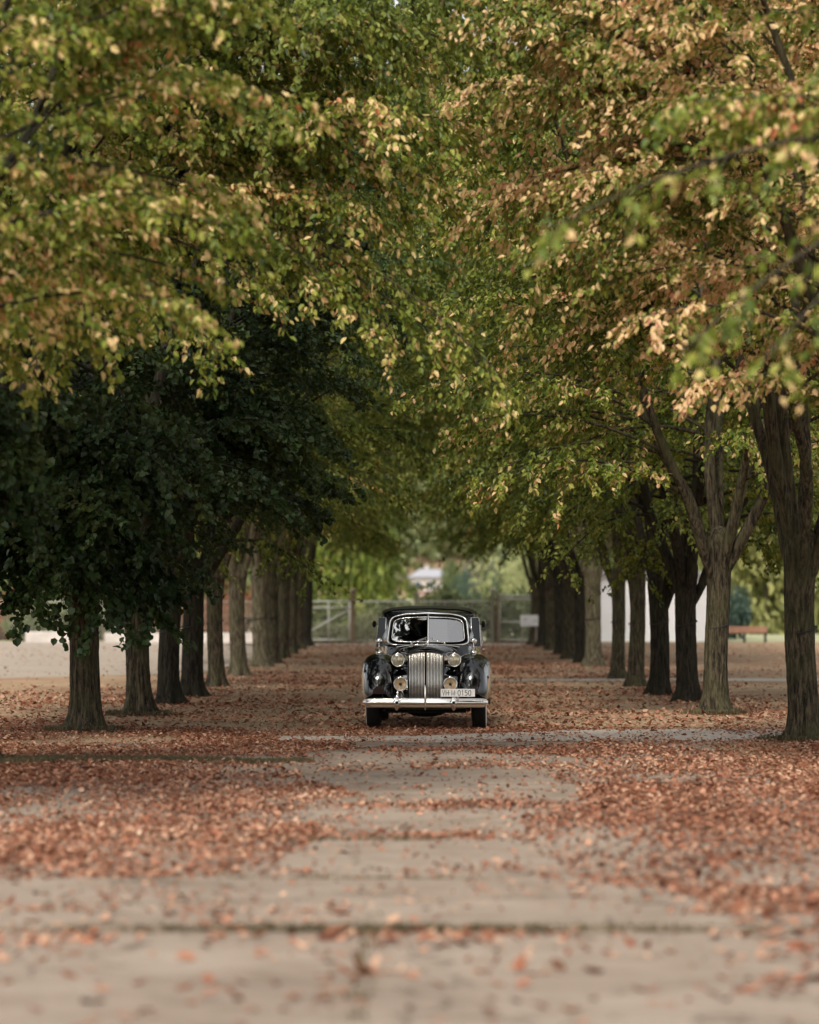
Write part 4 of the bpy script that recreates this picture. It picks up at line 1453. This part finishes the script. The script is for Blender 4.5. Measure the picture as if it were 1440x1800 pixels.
# mascot
g = Geo()
g.ell((0, -.21, 1.185), (.020, .045, .022))
g.loft(np.array([[(0, -.22 + .02 * k, 1.20 + .0 * k), (.006, -.20 + .05 * k, 1.20), (0, -.15 + .05 * k, 1.20), (-.006, -.20 + .05 * k, 1.20)] for k in (0,)] + [[(0, -.12, 1.262), (.003, -.11, 1.262), (0, -.10, 1.262), (-.003, -.11, 1.262)]]), True, cap=True)
cp('mascot', g, 'chrome')

# grille: dark shell, slats, centre bar
shell = Geo()
S = []
for y, w, zt in ((-.42, .250, 1.075), (-.40, .256, 1.090), (-.33, .256, 1.105), (-.25, .258, 1.12)):
    t = np.linspace(-PI / 2, PI / 2, 21)
    zt_ = zt
    P = np.column_stack([w * sup(np.sin(t), .55), np.full(21, y), .85 + (zt_ - .85) * sup(np.cos(t), .5)])
    P[:, 1] -= .0
    S.append(np.vstack([[-w, y, .40], P, [w, y, .40]]))
shell.loft(np.array(S), False)
shell.poly(S[0], [list(range(len(S[0])))[::-1]])
grille = cp('grille', shell, 'dark')
pitch = .0206
for s in (-1, 1):
    for k in range(11):
        x0 = s * (.0195 + pitch * k)
        zt = 1.086 - .045 * (abs(x0) / .24) ** 2.5 - .002
        yt, yb = -.432 - .012 * (1 - abs(x0) / .24), -.485 - .02 * (1 - abs(x0) / .24)
        w = .0062
        prof = [(-w, .012), (-w, -.004), (-w * .5, -.010), (w * .5, -.010), (w, -.004), (w, .012)]
        rows = []
        for z, y in ((.425, yb), (.43, yb - .002), (zt - .02, yt), (zt, yt + .02)):
            rows.append([(x0 + px_, y + py_, z) for px_, py_ in prof])
        g = Geo()
        g.loft(np.array(rows), True, cap=True)
        cp('slat', g, 'chrome_dull', grille, True)
for s in (-1, 1):
    g = Geo()
    P = [(s * x_, -.445 + .01 * abs(x_) / .24, 1.098 - .045 * (x_ / .245) ** 2.5) for x_ in np.linspace(.004, .243, 9)] + [(s * .247, -.44, 1.03), (s * .248, -.47, .7), (s * .248, -.487, .43)]
    g.tube(P, .0055, 6)
    cp('grille_surround', g, 'paint', grille)
# bonnet lip over the grille, peaked in the middle
g = Geo()
S = []
for x_ in np.linspace(-.27, .27, 19):
    a = abs(x_) / .27
    zc = 1.148 - .072 * a ** 1.7
    S.append([(x_, -.455 + .09 * a, zc - .030 + .006 * a), (x_, -.462 + .09 * a, zc - .012), (x_, -.435 + .09 * a, zc + .004), (x_, -.30, zc + .012 - .02 * a), (x_, -.30, zc - .03)])
g.loft(np.array(S), True, cap=True)
cp('bonnet_lip', g, 'paint')


# wings
FW = [(-.70, .085, .60, .50), (-.675, .135, .68, .465), (-.64, .175, .76, .445), (-.58, .205, .845, .43), (-.50, .228, .915, .42), (-.40, .243, .975, .46), (-.28, .252, 1.020, .66), (-.12, .257, 1.050, .76), (.05, .257, 1.055, .79), (.25, .253, 1.03, .74), (.42, .247, .97, .55), (.60, .238, .885, .40), (.85, .225, .74, .36), (1.10, .21, .58, .34), (1.35, .20, .44, .33), (1.55, .19, .38, .33)]
for s in (-1, 1):
    g = Geo()
    S = []
    for y in np.concatenate([np.linspace(-.70, -.4, 12), np.linspace(-.36, .6, 17), np.linspace(.7, 1.55, 9)]):
        a, zt, zb = interp(FW, y)
        P = arch(s * .645, a, zb, zt, y, 31, .80, .78)
        xr_ = (P[:, 0] - s * .645)
        P[:, 2] += .010 * np.exp(-((xr_ + s * .005) / .035) ** 2) * (P[:, 2] > zb + .6 * (zt - zb))
        S.append(P)
    S = np.array(S)
    # the inner side runs down to the chassis instead of following the wheel opening
    g.loft(S, False)
    g.poly(S[0], [list(range(31))])
    w_ = cp('front_wing', g, 'paint')
    # inner cheek between wing and bonnet
    g = Geo()
    rows = []
    for y, z0, z1 in ((-.47, .43, .60), (-.40, .60, .76), (-.33, .74, .85), (-.26, .85, .92), (-.1, .90, .95), (.4, .92, .97), (1.0, .80, .9)):
        rows.append([(s * xq, y + .05 * (1 - abs(xq - .42) / .2) ** 2, z0 + (z1 - z0) * ((xq - .24) / .36) ** 2 * .75) for xq in (.24, .30, .36, .42, .48, .54, .60)])
    rows.insert(0, [(p[0], p[1] + .02, .36) for p in rows[0]])
    g.loft(np.array(rows), False)
    cp('wing_apron', g, 'paint')
    # rear wing
    RW = [(2.55, .10, .45, .36), (2.7, .16, .66, .36), (2.9, .18, .84, .50), (3.1, .19, .92, .70), (3.3, .19, .92, .72), (3.5, .185, .86, .66), (3.75, .17, .74, .42), (4.05, .13, .58, .34), (4.25, .07, .45, .34)]
    g = Geo()
    g.loft(np.array([arch(s * .735, *interp(RW, y)[:1], interp(RW, y)[2], interp(RW, y)[1], y, 21) for y in np.linspace(2.55, 4.25, 18)]), False)
    cp('rear_wing', g, 'paint')
    g = Geo()
    g.box((s * .80 - .13, 1.45, .30), (s * .80 + .10, 2.62, .345))
    cp('running_board', g, 'rubber', None, False)

# underbody
g = Geo()
g.box((-.56, -.40, .23), (.56, 4.4, .50))
g.lathe([(.001, -.62), (.055, -.62), (.055, .62), (.001, .62)], (0, 0, .33), 'x', 10)
g.ell((.0, .02, .26), (.30, .16, .10))
cp('chassis', g, 'dark', None, False)
g = Geo()
S = []
for x_ in np.linspace(-.62, .62, 15):
    S.append([(x_, -.56, .44), (x_, -.60, .40), (x_, -.58, .30 + .03 * (x_ / .6) ** 2), (x_, -.40, .25), (x_, -.38, .44)])
g.loft(np.array(S), True, cap=True)
cp('front_valance', g, 'paint')

# wheels
tyre_p = [(.225, -.064), (.25, -.084), (.29, -.096), (.335, -.096), (.358, -.082), (.368, -.05), (.371, 0), (.368, .05), (.358, .082), (.335, .096), (.29, .096), (.25, .084), (.225, .064)]
tg = Geo()
tg.lathe(tyre_p + [tyre_p[0]], (0, 0, 0), 'x', 48)
for k in range(4):
    zz_ = -.045 + .03 * k
    tg.lathe([(.371, zz_ - .009), (.3745, zz_ - .007), (.3745, zz_ + .007), (.371, zz_ + .009)], (0, 0, 0), 'x', 48)
TY = tg.mesh('tyre', M['rubber'], True)
wg = Geo()
for s in (-1,):
    wg.lathe([(.232, s * .076), (.25, s * .088), (.29, s * .1000), (.330, s * .1000), (.344, s * .094)], (0, 0, 0), 'x', 48)
WW = wg.mesh('whitewall', M['whitewall'], True)
rg = Geo()
rg.lathe([(.001, .055), (.10, .055), (.16, .045), (.205, .05), (.232, .078), (.232, -.078), (.205, -.05), (.16, -.045), (.10, -.055), (.001, -.055)], (0, 0, 0), 'x', 32)
RI = rg.mesh('rim', M['paint'], True)
for x_, y_, st in ((-.735, 0, R(-1)), (.745, 0, R(-1)), (-.715, 3.26, 0), (.715, 3.26, 0)):
    wl = link('wheel', None, car, (x_, y_, .3725), (0, 0, st))
    link('tyre', TY, wl)
    s = -1 if x_ < 0 else 1
    link('whitewall', WW, wl, rot=(0, 0, 0 if s < 0 else PI))
    link('rim', RI, wl)
    hg = Geo()
    hg.lathe([(.115, s * .056), (.118, s * .066), (.10, s * .085), (.05, s * .098), (.001, s * .10)], (0, 0, 0), 'x', 24)
    put('hubcap', hg, M['chrome'], wl, True)

# body below the belt
BW = [(1.42, .59, 1.15), (1.7, .66, 1.165), (2.0, .715, 1.17), (2.5, .765, 1.17), (3.3, .77, 1.17), (3.9, .72, 1.16), (4.3, .62, 1.10), (4.62, .45, .98), (4.74, .25, .86)]
S = []
for y in np.linspace(1.42, 4.74, 30):
    w, zb = interp(BW, y)
    half = [(w * .90, .34), (w * .975, .50), (w, .72), (w * .995, .95), (w * .972, zb - .03), (w * .955, zb)]
    P = [(-q[0], y, q[1]) for q in half] + [(q[0], y, q[1]) for q in half[::-1]]
    S.append(P)
g = Geo()
g.loft(np.array(S), True, cap=True)
cp('body', g, 'paint')


# front ring of the cab: windscreen frame
def wy(x, z):
    """how far back the raked, veed windscreen stands"""
    return 1.47 + .30 * (z - 1.15) / .48 + .075 * (np.abs(x) / .6) ** 1.2


def rr_outline(w0, w1, z0, z1c, z1e, r, n=64):
    """rounded outline: half width w0 at the bottom, w1 at the top, top z1c in the middle, z1e at the ends; even in angle"""
    t = np.linspace(0, 2 * PI, n, endpoint=False) - PI / 2
    e = .27
    c, s = sup(np.cos(t), e), sup(np.sin(t), e)
    x, v = c, (s + 1) / 2
    w = w0 + (w1 - w0) * v
    X_ = x * w
    ztop = z1c + (z1e - z1c) * np.abs(x) ** 2.2
    return np.column_stack([X_, z0 + (ztop - z0) * v])


out = rr_outline(.612, .565, 1.135, 1.625, 1.575, .1)
mid_ = rr_outline(.575, .530, 1.165, 1.590, 1.545, .1)
inn = rr_outline(.535, .500, 1.195, 1.555, 1.525, .1)


def lift(P, dy):
    return np.column_stack([P[:, 0], wy(P[:, 0], P[:, 1]) + dy, P[:, 1]])


g = Geo()
g.loft(np.array([lift(out, .05), lift(out, -.012), lift(mid_, -.006), lift(mid_, .018), lift(inn, .022), lift(inn, .05)]), True)
wf = cp('windscreen_frame', g, 'paint')
for nm, O, r_, dy in (('outer_trim', rr_outline(.598, .552, 1.146, 1.612, 1.562, .1), .013, -.012), ('inner_trim', inn, .0075, .014)):
    g = Geo()
    P = lift(O, dy)
    P = np.vstack([P, P[:1]])
    g.tube(P, r_, 7, cap=False)
    cp(nm, g, 'chrome', wf)
for s in (-1, 1):
    O = rr_outline(.535, .500, 1.195, 1.555, 1.525, .1, 64)
    H = O[O[:, 0] * s >= -1e-6]
    H[:, 0] = np.where(np.abs(H[:, 0]) < .02, s * .004, H[:, 0])
    ang = np.arctan2(H[:, 1] - 1.37, H[:, 0] - s * .25)
    H = H[np.argsort(ang)]
    # triangulated fan with its own plane per half (the vee)
    P3 = lift(H, .036)
    g = Geo()
    nP = len(P3)
    g.poly(P3, [list(range(nP))])
    cp('windscreen_pane', g, 'glass', wf, False)
g = Geo()
zz_ = np.linspace(1.12, 1.635, 6)
g.tube(np.column_stack([zz_ * 0, wy(0 * zz_, zz_) - .012, zz_]), .0125, 8)
cp('centre_bar', g, 'chrome', wf)
# wipers
for s in (-1, 1):
    g = Geo()
    z0 = 1.172
    g.ell((s * .24, wy(.24, z0) - .025, z0), (.018, .018, .018))
    g.tube([(s * .24, wy(.24, z0) - .03, z0), (s * .15, wy(.15, 1.20) - .02, 1.205), (s * .03, wy(.03, 1.235) - .01, 1.24)], .005, 5)
    g.tube([(s * .20, wy(.2, 1.20) - .006, 1.20), (s * .02, wy(.02, 1.22) - .004, 1.262)], .004, 5)
    cp('wiper', g, 'chrome')
# curved chrome trim at the foot of the screen
g = Geo()
xs_ = np.linspace(-.61, .61, 25)
g.tube(np.column_stack([xs_, 1.36 + .10 * (np.abs(xs_) / .6) ** 1.5, 1.163 - .075 * (np.abs(xs_) / .61) ** 2]), .008, 6)
cp('cowl_moulding', g, 'chrome')

# roof and cab sides, lofted back from the ring
m_ = 41


def cabsec(y, wb, wr, zt, zb=1.165):
    wb, wr = wb * 1.035, wr * 1.045
    t = np.linspace(-1, 1, m_)
    a = t * PI / 2
    x = np.where(np.abs(t) > .55, np.sign(t) * (wr + (wb - wr) * (np.abs(t) - .55) / .45), 0)
    x_top = wr * sup(np.sin(np.clip(t / .55, -1, 1) * PI / 2), .80)
    zs = 1.53
    z_top = zs + (zt - zs) * sup(np.cos(np.clip(t / .55, -1, 1) * PI / 2), .48)
    z_side = zb + (zs - zb) * (1 - (np.abs(t) - .55) / .45)
    k = np.abs(t) > .55
    return np.column_stack([np.where(k, x, x_top), np.full(m_, y), np.where(k, z_side, z_top)])


ring = rr_outline(.612, .565, 1.135, 1.625, 1.575, .1, 400)
tt = np.linspace(-1, 1, m_)
order = np.argsort(np.arctan2(ring[:, 0], ring[:, 1] - 1.15))
rg_ = ring[order]
rg_ = rg_[rg_[:, 1] > 1.15]
al = np.concatenate([[0], np.cumsum(np.linalg.norm(np.diff(rg_, axis=0), axis=1))])
rs_x = np.interp((tt + 1) / 2 * al[-1], al, rg_[:, 0])
rs_z = np.interp((tt + 1) / 2 * al[-1], al, rg_[:, 1])
# the ring split like the cab sections: sides take the outer 45 %
first = np.column_stack([rs_x, wy(rs_x, rs_z) + .045, rs_z])
S = [first]
CS = [(1.98, .70, .635, 1.675), (2.12, .725, .655, 1.695), (2.35, .752, .675, 1.708), (2.7, .765, .69, 1.712), (3.2, .768, .69, 1.708), (3.6, .75, .67, 1.69), (3.95, .70, .62, 1.64), (4.2, .62, .54, 1.56), (4.4, .52, .42, 1.40), (4.55, .42, .30, 1.22)]
for c_ in CS:
    zs_fix = cabsec(*c_)
    S.append(zs_fix)
g = Geo()
g.loft(np.array(S), False)
g.poly(S[-1], [list(range(m_))])
cp('cab', g, 'paint')
# leathercloth roof covering with its sheen in the colour, a few millimetres proud
g = Geo()
rows = []
for c_ in CS[:7]:
    P = cabsec(*c_)
    k = np.abs(tt) < .47
    Q = P[k].copy()
    Q[:, 2] += .006
    rows.append(Q)
g.loft(np.array(rows), False)
cp('roof_cover', g, 'roof_top')

# side windows: front door pane stands where the cab flares out, so it shows from the front
for s in (-1, 1):
    for (y0, y1, nm) in ((1.96, 2.34, 0), (2.42, 3.05, 1), (3.12, 3.62, 1)):
        P = []
        for (y, z) in ((y0 + .03, 1.19), (y1, 1.19), (y1, 1.515), (y0 + .14 if nm == 0 else y0, 1.515)):
            c_ = interp(CS, y)
            c_ = [c_[0] * 1.035, c_[1] * 1.045]
            w = c_[1] + (c_[0] - c_[1]) * (1 - (z - 1.165) / .365)
            P.append((s * (w + .006), y, z))
        P = np.array(P)
        ctr = P.mean(0)
        g = Geo()
        inn_ = ctr + (P - ctr) * .97 + np.array([s * .004, 0, 0])
        g.loft(np.array([P, inn_]), True, cap=True)
        f_ = cp('side_window', g, 'side_glass', None, False)
        g = Geo()
        Q = np.vstack([P, P[:1]]) + np.array([s * .004, 0, 0])
        g.tube(Q, .008, 6)
        cp('window_trim', g, 'chrome', f_)
    # opened quarter light just behind the windscreen pillar
    g = Geo()
    P = np.array([(s * .625, 1.80, 1.12), (s * .765, 1.99, 1.12), (s * .728, 1.99, 1.545), (s * .618, 1.86, 1.545)])
    nn = np.array([s * .5, -.85, 0]) * .006
    g.loft(np.array([P, P + nn]), True, cap=True)
    q_ = cp('quarter_light', g, 'side_glass', None, False)
    g = Geo()
    g.tube(np.vstack([P, P[:1]]) + nn, .008, 6)
    cp('window_trim', g, 'chrome', q_)
    # door handle, hinges, outside mirror bracket
    g = Geo()
    g.tube([(s * .775, 2.30, 1.08), (s * .81, 2.31, 1.08), (s * .815, 2.42, 1.075)], .010, 6)
    cp('door_handle', g, 'chrome')
    g = Geo()
    g.ell((s * .80, 2.15, 1.45), (.03, .05, .05))
    g.tube([(s * .70, 2.1, 1.45), (s * .80, 2.15, 1.45)], .008, 6)
    cp('direction_lamp', g, 'dark')

# interior
g = Geo()
g.loft(np.array([[(x_, 1.62, 1.10), (x_, 1.62, 1.19), (x_, 1.78, 1.20), (x_, 1.84, 1.10)] for x_ in (-.54, 0, .54)]), True, cap=True)
cp('dashboard', g, 'seat')
for sx in (-.30, .30):
    g = Geo()
    g.loft(np.array([[(sx - .24, 2.55 + .08 * k, 1.0 + .0 * k + .09 * k), (sx + .24, 2.55 + .08 * k, 1.0 + .09 * k), (sx + .22, 2.68 + .08 * k, 1.0 + .09 * k), (sx - .22, 2.68 + .08 * k, 1.0 + .09 * k)] for k in range(4)]), True, cap=True)
    cp('seat_back', g, 'seat', None, False)
g = Geo()
a_ = np.linspace(0, 2 * PI, 33)
g.tube(np.column_stack([.29 + .19 * np.cos(a_), 1.98 + .06 * np.sin(a_), 1.22 + .17 * np.sin(a_)]), .011, 6, cap=False)
g.tube([(.29, 1.8, 1.14), (.29, 1.98, 1.22)], .02, 8)
for q in (0, 2.1, 4.2):
    g.tube([(.29, 1.98, 1.22), (.29 + .18 * math.cos(q), 1.98 + .055 * math.sin(q), 1.22 + .16 * math.sin(q))], .008, 5)
cp('steering_wheel', g, 'seat')
g = Geo()
g.ell((-.07, 1.80, 1.525), (.095, .012, .022), nu=18)
g.tube([(-.0, 1.78, 1.56), (-.05, 1.80, 1.53)], .006, 5)
cp('rear_view_mirror', g, 'chrome')

# bumper
prof = []
for z, dy in ((.318, .012), (.324, -.006), (.338, -.013), (.350, -.008), (.356, -.012), (.372, -.024), (.395, -.026), (.412, -.016), (.418, -.010), (.428, -.016), (.440, -.010), (.447, .006), (.447, .018), (.318, .018)):
    prof.append((z, dy))
xs_ = np.concatenate([np.linspace(-.868, -.80, 6), np.linspace(-.76, .76, 21), np.linspace(.80, .868, 6)])
S = []
for x_ in xs_:
    a = abs(x_)
    yb = -.86 + .05 * (a / .8) ** 2 + (.10 * ((a - .78) / .088) ** 2 if a > .78 else 0)
    k = 1.0 if a < .79 else 1 - .62 * ((a - .79) / .078) ** 2
    S.append([(x_, yb + dy, .3825 + (z - .3825) * k) for z, dy in prof])
g = Geo()
g.loft(np.array(S), True, cap=True)
bp_ = cp('bumper', g, 'chrome')
for s in (-1, 1):
    g = Geo()
    g.tube([(s * .39, -.80, .38), (s * .39, -.4, .36)], .03, 8)
    cp('bumper_bracket', g, 'dark', bp_)
    g = Geo()
    g.ell((s * .392, -.868, .385), (.040, .030, .108), nu=16, nv=13)
    g.ell((s * .392, -.872, .384), (.058, .026, .052), nu=12, nv=9)
    gd = cp('overrider', g, 'chrome', bp_)
    g = Geo()
    g.lathe([(.001, -.903), (.017, -.9035), (.021, -.898), (.021, -.88)], (s * .392, 0, .388), 'y', 14)
    cp('overrider_boss', g, 'dark', gd) if False else cp('overrider_boss', g, 'dark', bp_)
g = Geo()
g.ell((0, -.885, .455), (.0165, .022, .178), nu=14, nv=17)
cp('overrider', g, 'chrome', bp_)


# lamps
def lamp(name, x_, y_, z_, r_, lens, dark_centre=False):
    l_ = link(name, None, car, (x_, y_, z_))
    g = Geo()
    g.lathe([(r_, -.012), (r_ * 1.0, 0), (r_ * .97, .03), (r_ * .85, .08), (r_ * .6, .14), (r_ * .25, .18), (.001, .19)], (0, 0, 0), 'y', 28)
    put('bowl', g, M['paint' if not dark_centre else 'chrome'], l_, True)
    g = Geo()
    g.lathe([(r_ * .86, -.020), (r_ * .92, -.030), (r_ * 1.0, -.026), (r_ * 1.04, -.012), (r_ * 1.0, .002)], (0, 0, 0), 'y', 28)
    put('rim', g, M['chrome'], l_, True)
    g = Geo()
    if dark_centre:
        g.lathe([(r_ * .87, -.018), (r_ * .6, -.012), (r_ * .32, -.004), (.001, .0)], (0, 0, 0), 'y', 28)
    else:
        g.lathe([(r_ * .87, -.018), (r_ * .6, -.032), (r_ * .3, -.038), (.001, -.040)], (0, 0, 0), 'y', 28)
    put('lens', g, M[lens], l_, True)
    if dark_centre:
        g = Geo()
        g.lathe([(r_ * .22, -.002), (r_ * .2, -.022), (r_ * .1, -.03), (.001, -.031)], (0, 0, 0), 'y', 14)
        put('centre_cap', g, M['black_steel'], l_, True)
    g = Geo()
    g.ell((0, -.015, r_ * 1.06), (.012, .014, .012))
    put('clip', g, M['chrome'], l_, True)
    return l_


lamp('headlamp', -.390, -.36, .965, .094, 'lens')
lamp('headlamp', .398, -.36, .965, .094, 'lens')
lamp('fog_lamp', -.345, -.72, .640, .096, 'lens_amber', True)
lamp('fog_lamp', .345, -.72, .640, .096, 'lens_amber', True)
for s in (-1, 1):
    g = Geo()
    g.tube([(s * .385, -.80, .44), (s * .385, -.74, .56), (s * .375, -.66, .60)], .012, 7)
    g.tube([(s * .30, -.56, .45), (s * .345, -.60, .58)], .016, 7)
    cp('lamp_stalk', g, 'chrome')
    g = Geo()
    g.tube([(s * .39, -.20, .95), (s * .30, -.16, .93), (s * .24, -.15, .93)], .03, 8)
    cp('lamp_arm', g, 'paint')
    # parking lamp on the crown of the wing
    g = Geo()
    S = []
    for y, r_, z_ in ((-.15, .004, 1.062), (-.13, .030, 1.066), (-.09, .046, 1.07), (-.02, .050, 1.072), (.08, .040, 1.066), (.20, .020, 1.05), (.28, .004, 1.03)):
        t = np.linspace(0, 2 * PI, 14, endpoint=False)
        S.append(np.column_stack([s * .660 + r_ * np.cos(t), np.full(14, y), z_ + r_ * .95 * np.sin(t)]))
    g.loft(np.array(S), True, cap=True)
    pk = cp('parking_lamp', g, 'chrome')
    g = Geo()
    g.tube([(s * .662, -.06, 1.10), (s * .664, -.055, 1.19)], .007, 6)
    cp('lamp_stem', g, 'chrome', pk)
    g = Geo()
    g.lathe([(.001, -.045), (.02, -.042), (.038, -.03), (.047, -.01), (.048, .004), (.044, .008), (.001, .008)], (s * .664, -.045, 1.225), 'y', 20)
    cp('wing_mirror', g, 'chrome')
# small bolt heads and horn trim by the grille
for s in (-1, 1):
    g = Geo()
    for (x_, y_, z_) in ((.285, -.33, 1.03), (.30, -.36, .98), (.29, -.38, .86), (.33, -.39, .84), (.40, -.41, .82)):
        g.ell((s * x_, y_ - .03, z_), (.008, .008, .008), nu=8, nv=5)
    cp('bolts', g, 'chrome')

# number plate
pl = link('number_plate', None, car, (.45, -.905, .523))
g = Geo()
S = []
for w, h, y in ((.232, .050, .006), (.236, .054, .004), (.236, .054, -.002), (.233, .051, -.004)):
    S.append([(-w, y, -h), (w, y, -h), (w, y, h), (-w, y, h)])
g.loft(np.array(S), True, cap=True)
put('board', g, M['plate'], pl)
STROKES = {'V': [[(0, 1), (.5, 0), (1, 1)]], 'H': [[(0, 0), (0, 1)], [(1, 0), (1, 1)], [(0, .5), (1, .5)]],
           'M': [[(0, 0), (0, 1), (.62, .12), (1.24, 1), (1.24, 0)]], '1': [[(.15, .78), (.55, 1), (.55, 0)]],
           '5': [[(.95, 1), (.12, 1), (.05, .55), (.55, .62), (.95, .42), (.95, .2), (.6, 0), (.25, 0), (0, .12)]],
           '0': [[(.3, 0), (.7, 0), (1, .25), (1, .75), (.7, 1), (.3, 1), (0, .75), (0, .25), (.3, 0)]]}
CH, CWID, SW = .078, .033, .0085
xc = -.212
for ch in 'VH.M.0150':
    g = Geo()
    if ch == '.':
        g.box((xc - .002, -.0056, CH * -.08), (xc + .006, -.0043, CH * .08))
        put('dot', g, M['ink'], pl)
        xc += .030
        continue
    for line in STROKES[ch]:
        P = np.array([(xc + p * CWID, (q - .5) * (CH - SW)) for p, q in line])
        T = unit(np.gradient(P, axis=0)) if len(P) > 2 else unit(np.repeat(P[1:] - P[:1], 2, axis=0))
        if len(P) > 2:
            seg = unit(np.diff(P, axis=0))
            T = np.vstack([seg[:1], unit(seg[:-1] + seg[1:]), seg[-1:]])
        Nn = np.column_stack([-T[:, 1], T[:, 0]])
        k = np.ones(len(P))
        if len(P) > 2:
            k[1:-1] = 1 / np.maximum(.45, np.sqrt((1 + np.sum(seg[:-1] * seg[1:], axis=1)) / 2))
        h2 = SW / 2 * k[:, None]
        A_, B_ = P + Nn * h2, P - Nn * h2
        g.loft(np.array([[(a_[0], -.0044, a_[1]), (b_[0], -.0044, b_[1]), (b_[0], -.0054, b_[1]), (a_[0], -.0054, a_[1])] for a_, b_ in zip(A_, B_)]), True, cap=True)
    put('character', g, M['ink'], pl)
    xc += CWID * (1.24 if ch == 'M' else 1) + .0155
g = Geo()
g.box((-.012, .004, -.12), (.012, .014, -.03))
put('plate_bracket', g, M['chrome'], pl)
# rear: bumper, lamps, window
g = Geo()
g.loft(np.array([[(x_, 4.90 - .06 * (x_ / .8) ** 2, .36), (x_, 4.93 - .06 * (x_ / .8) ** 2, .40), (x_, 4.90 - .06 * (x_ / .8) ** 2, .45), (x_, 4.88 - .06 * (x_ / .8) ** 2, .40)] for x_ in np.linspace(-.82, .82, 15)]), True, cap=True)
g.tube([(-.35, 4.4, .38), (-.35, 4.9, .40)], .02, 6)
g.tube([(.35, 4.4, .38), (.35, 4.9, .40)], .02, 6)
cp('rear_bumper', g, 'chrome')
#@@CAR1
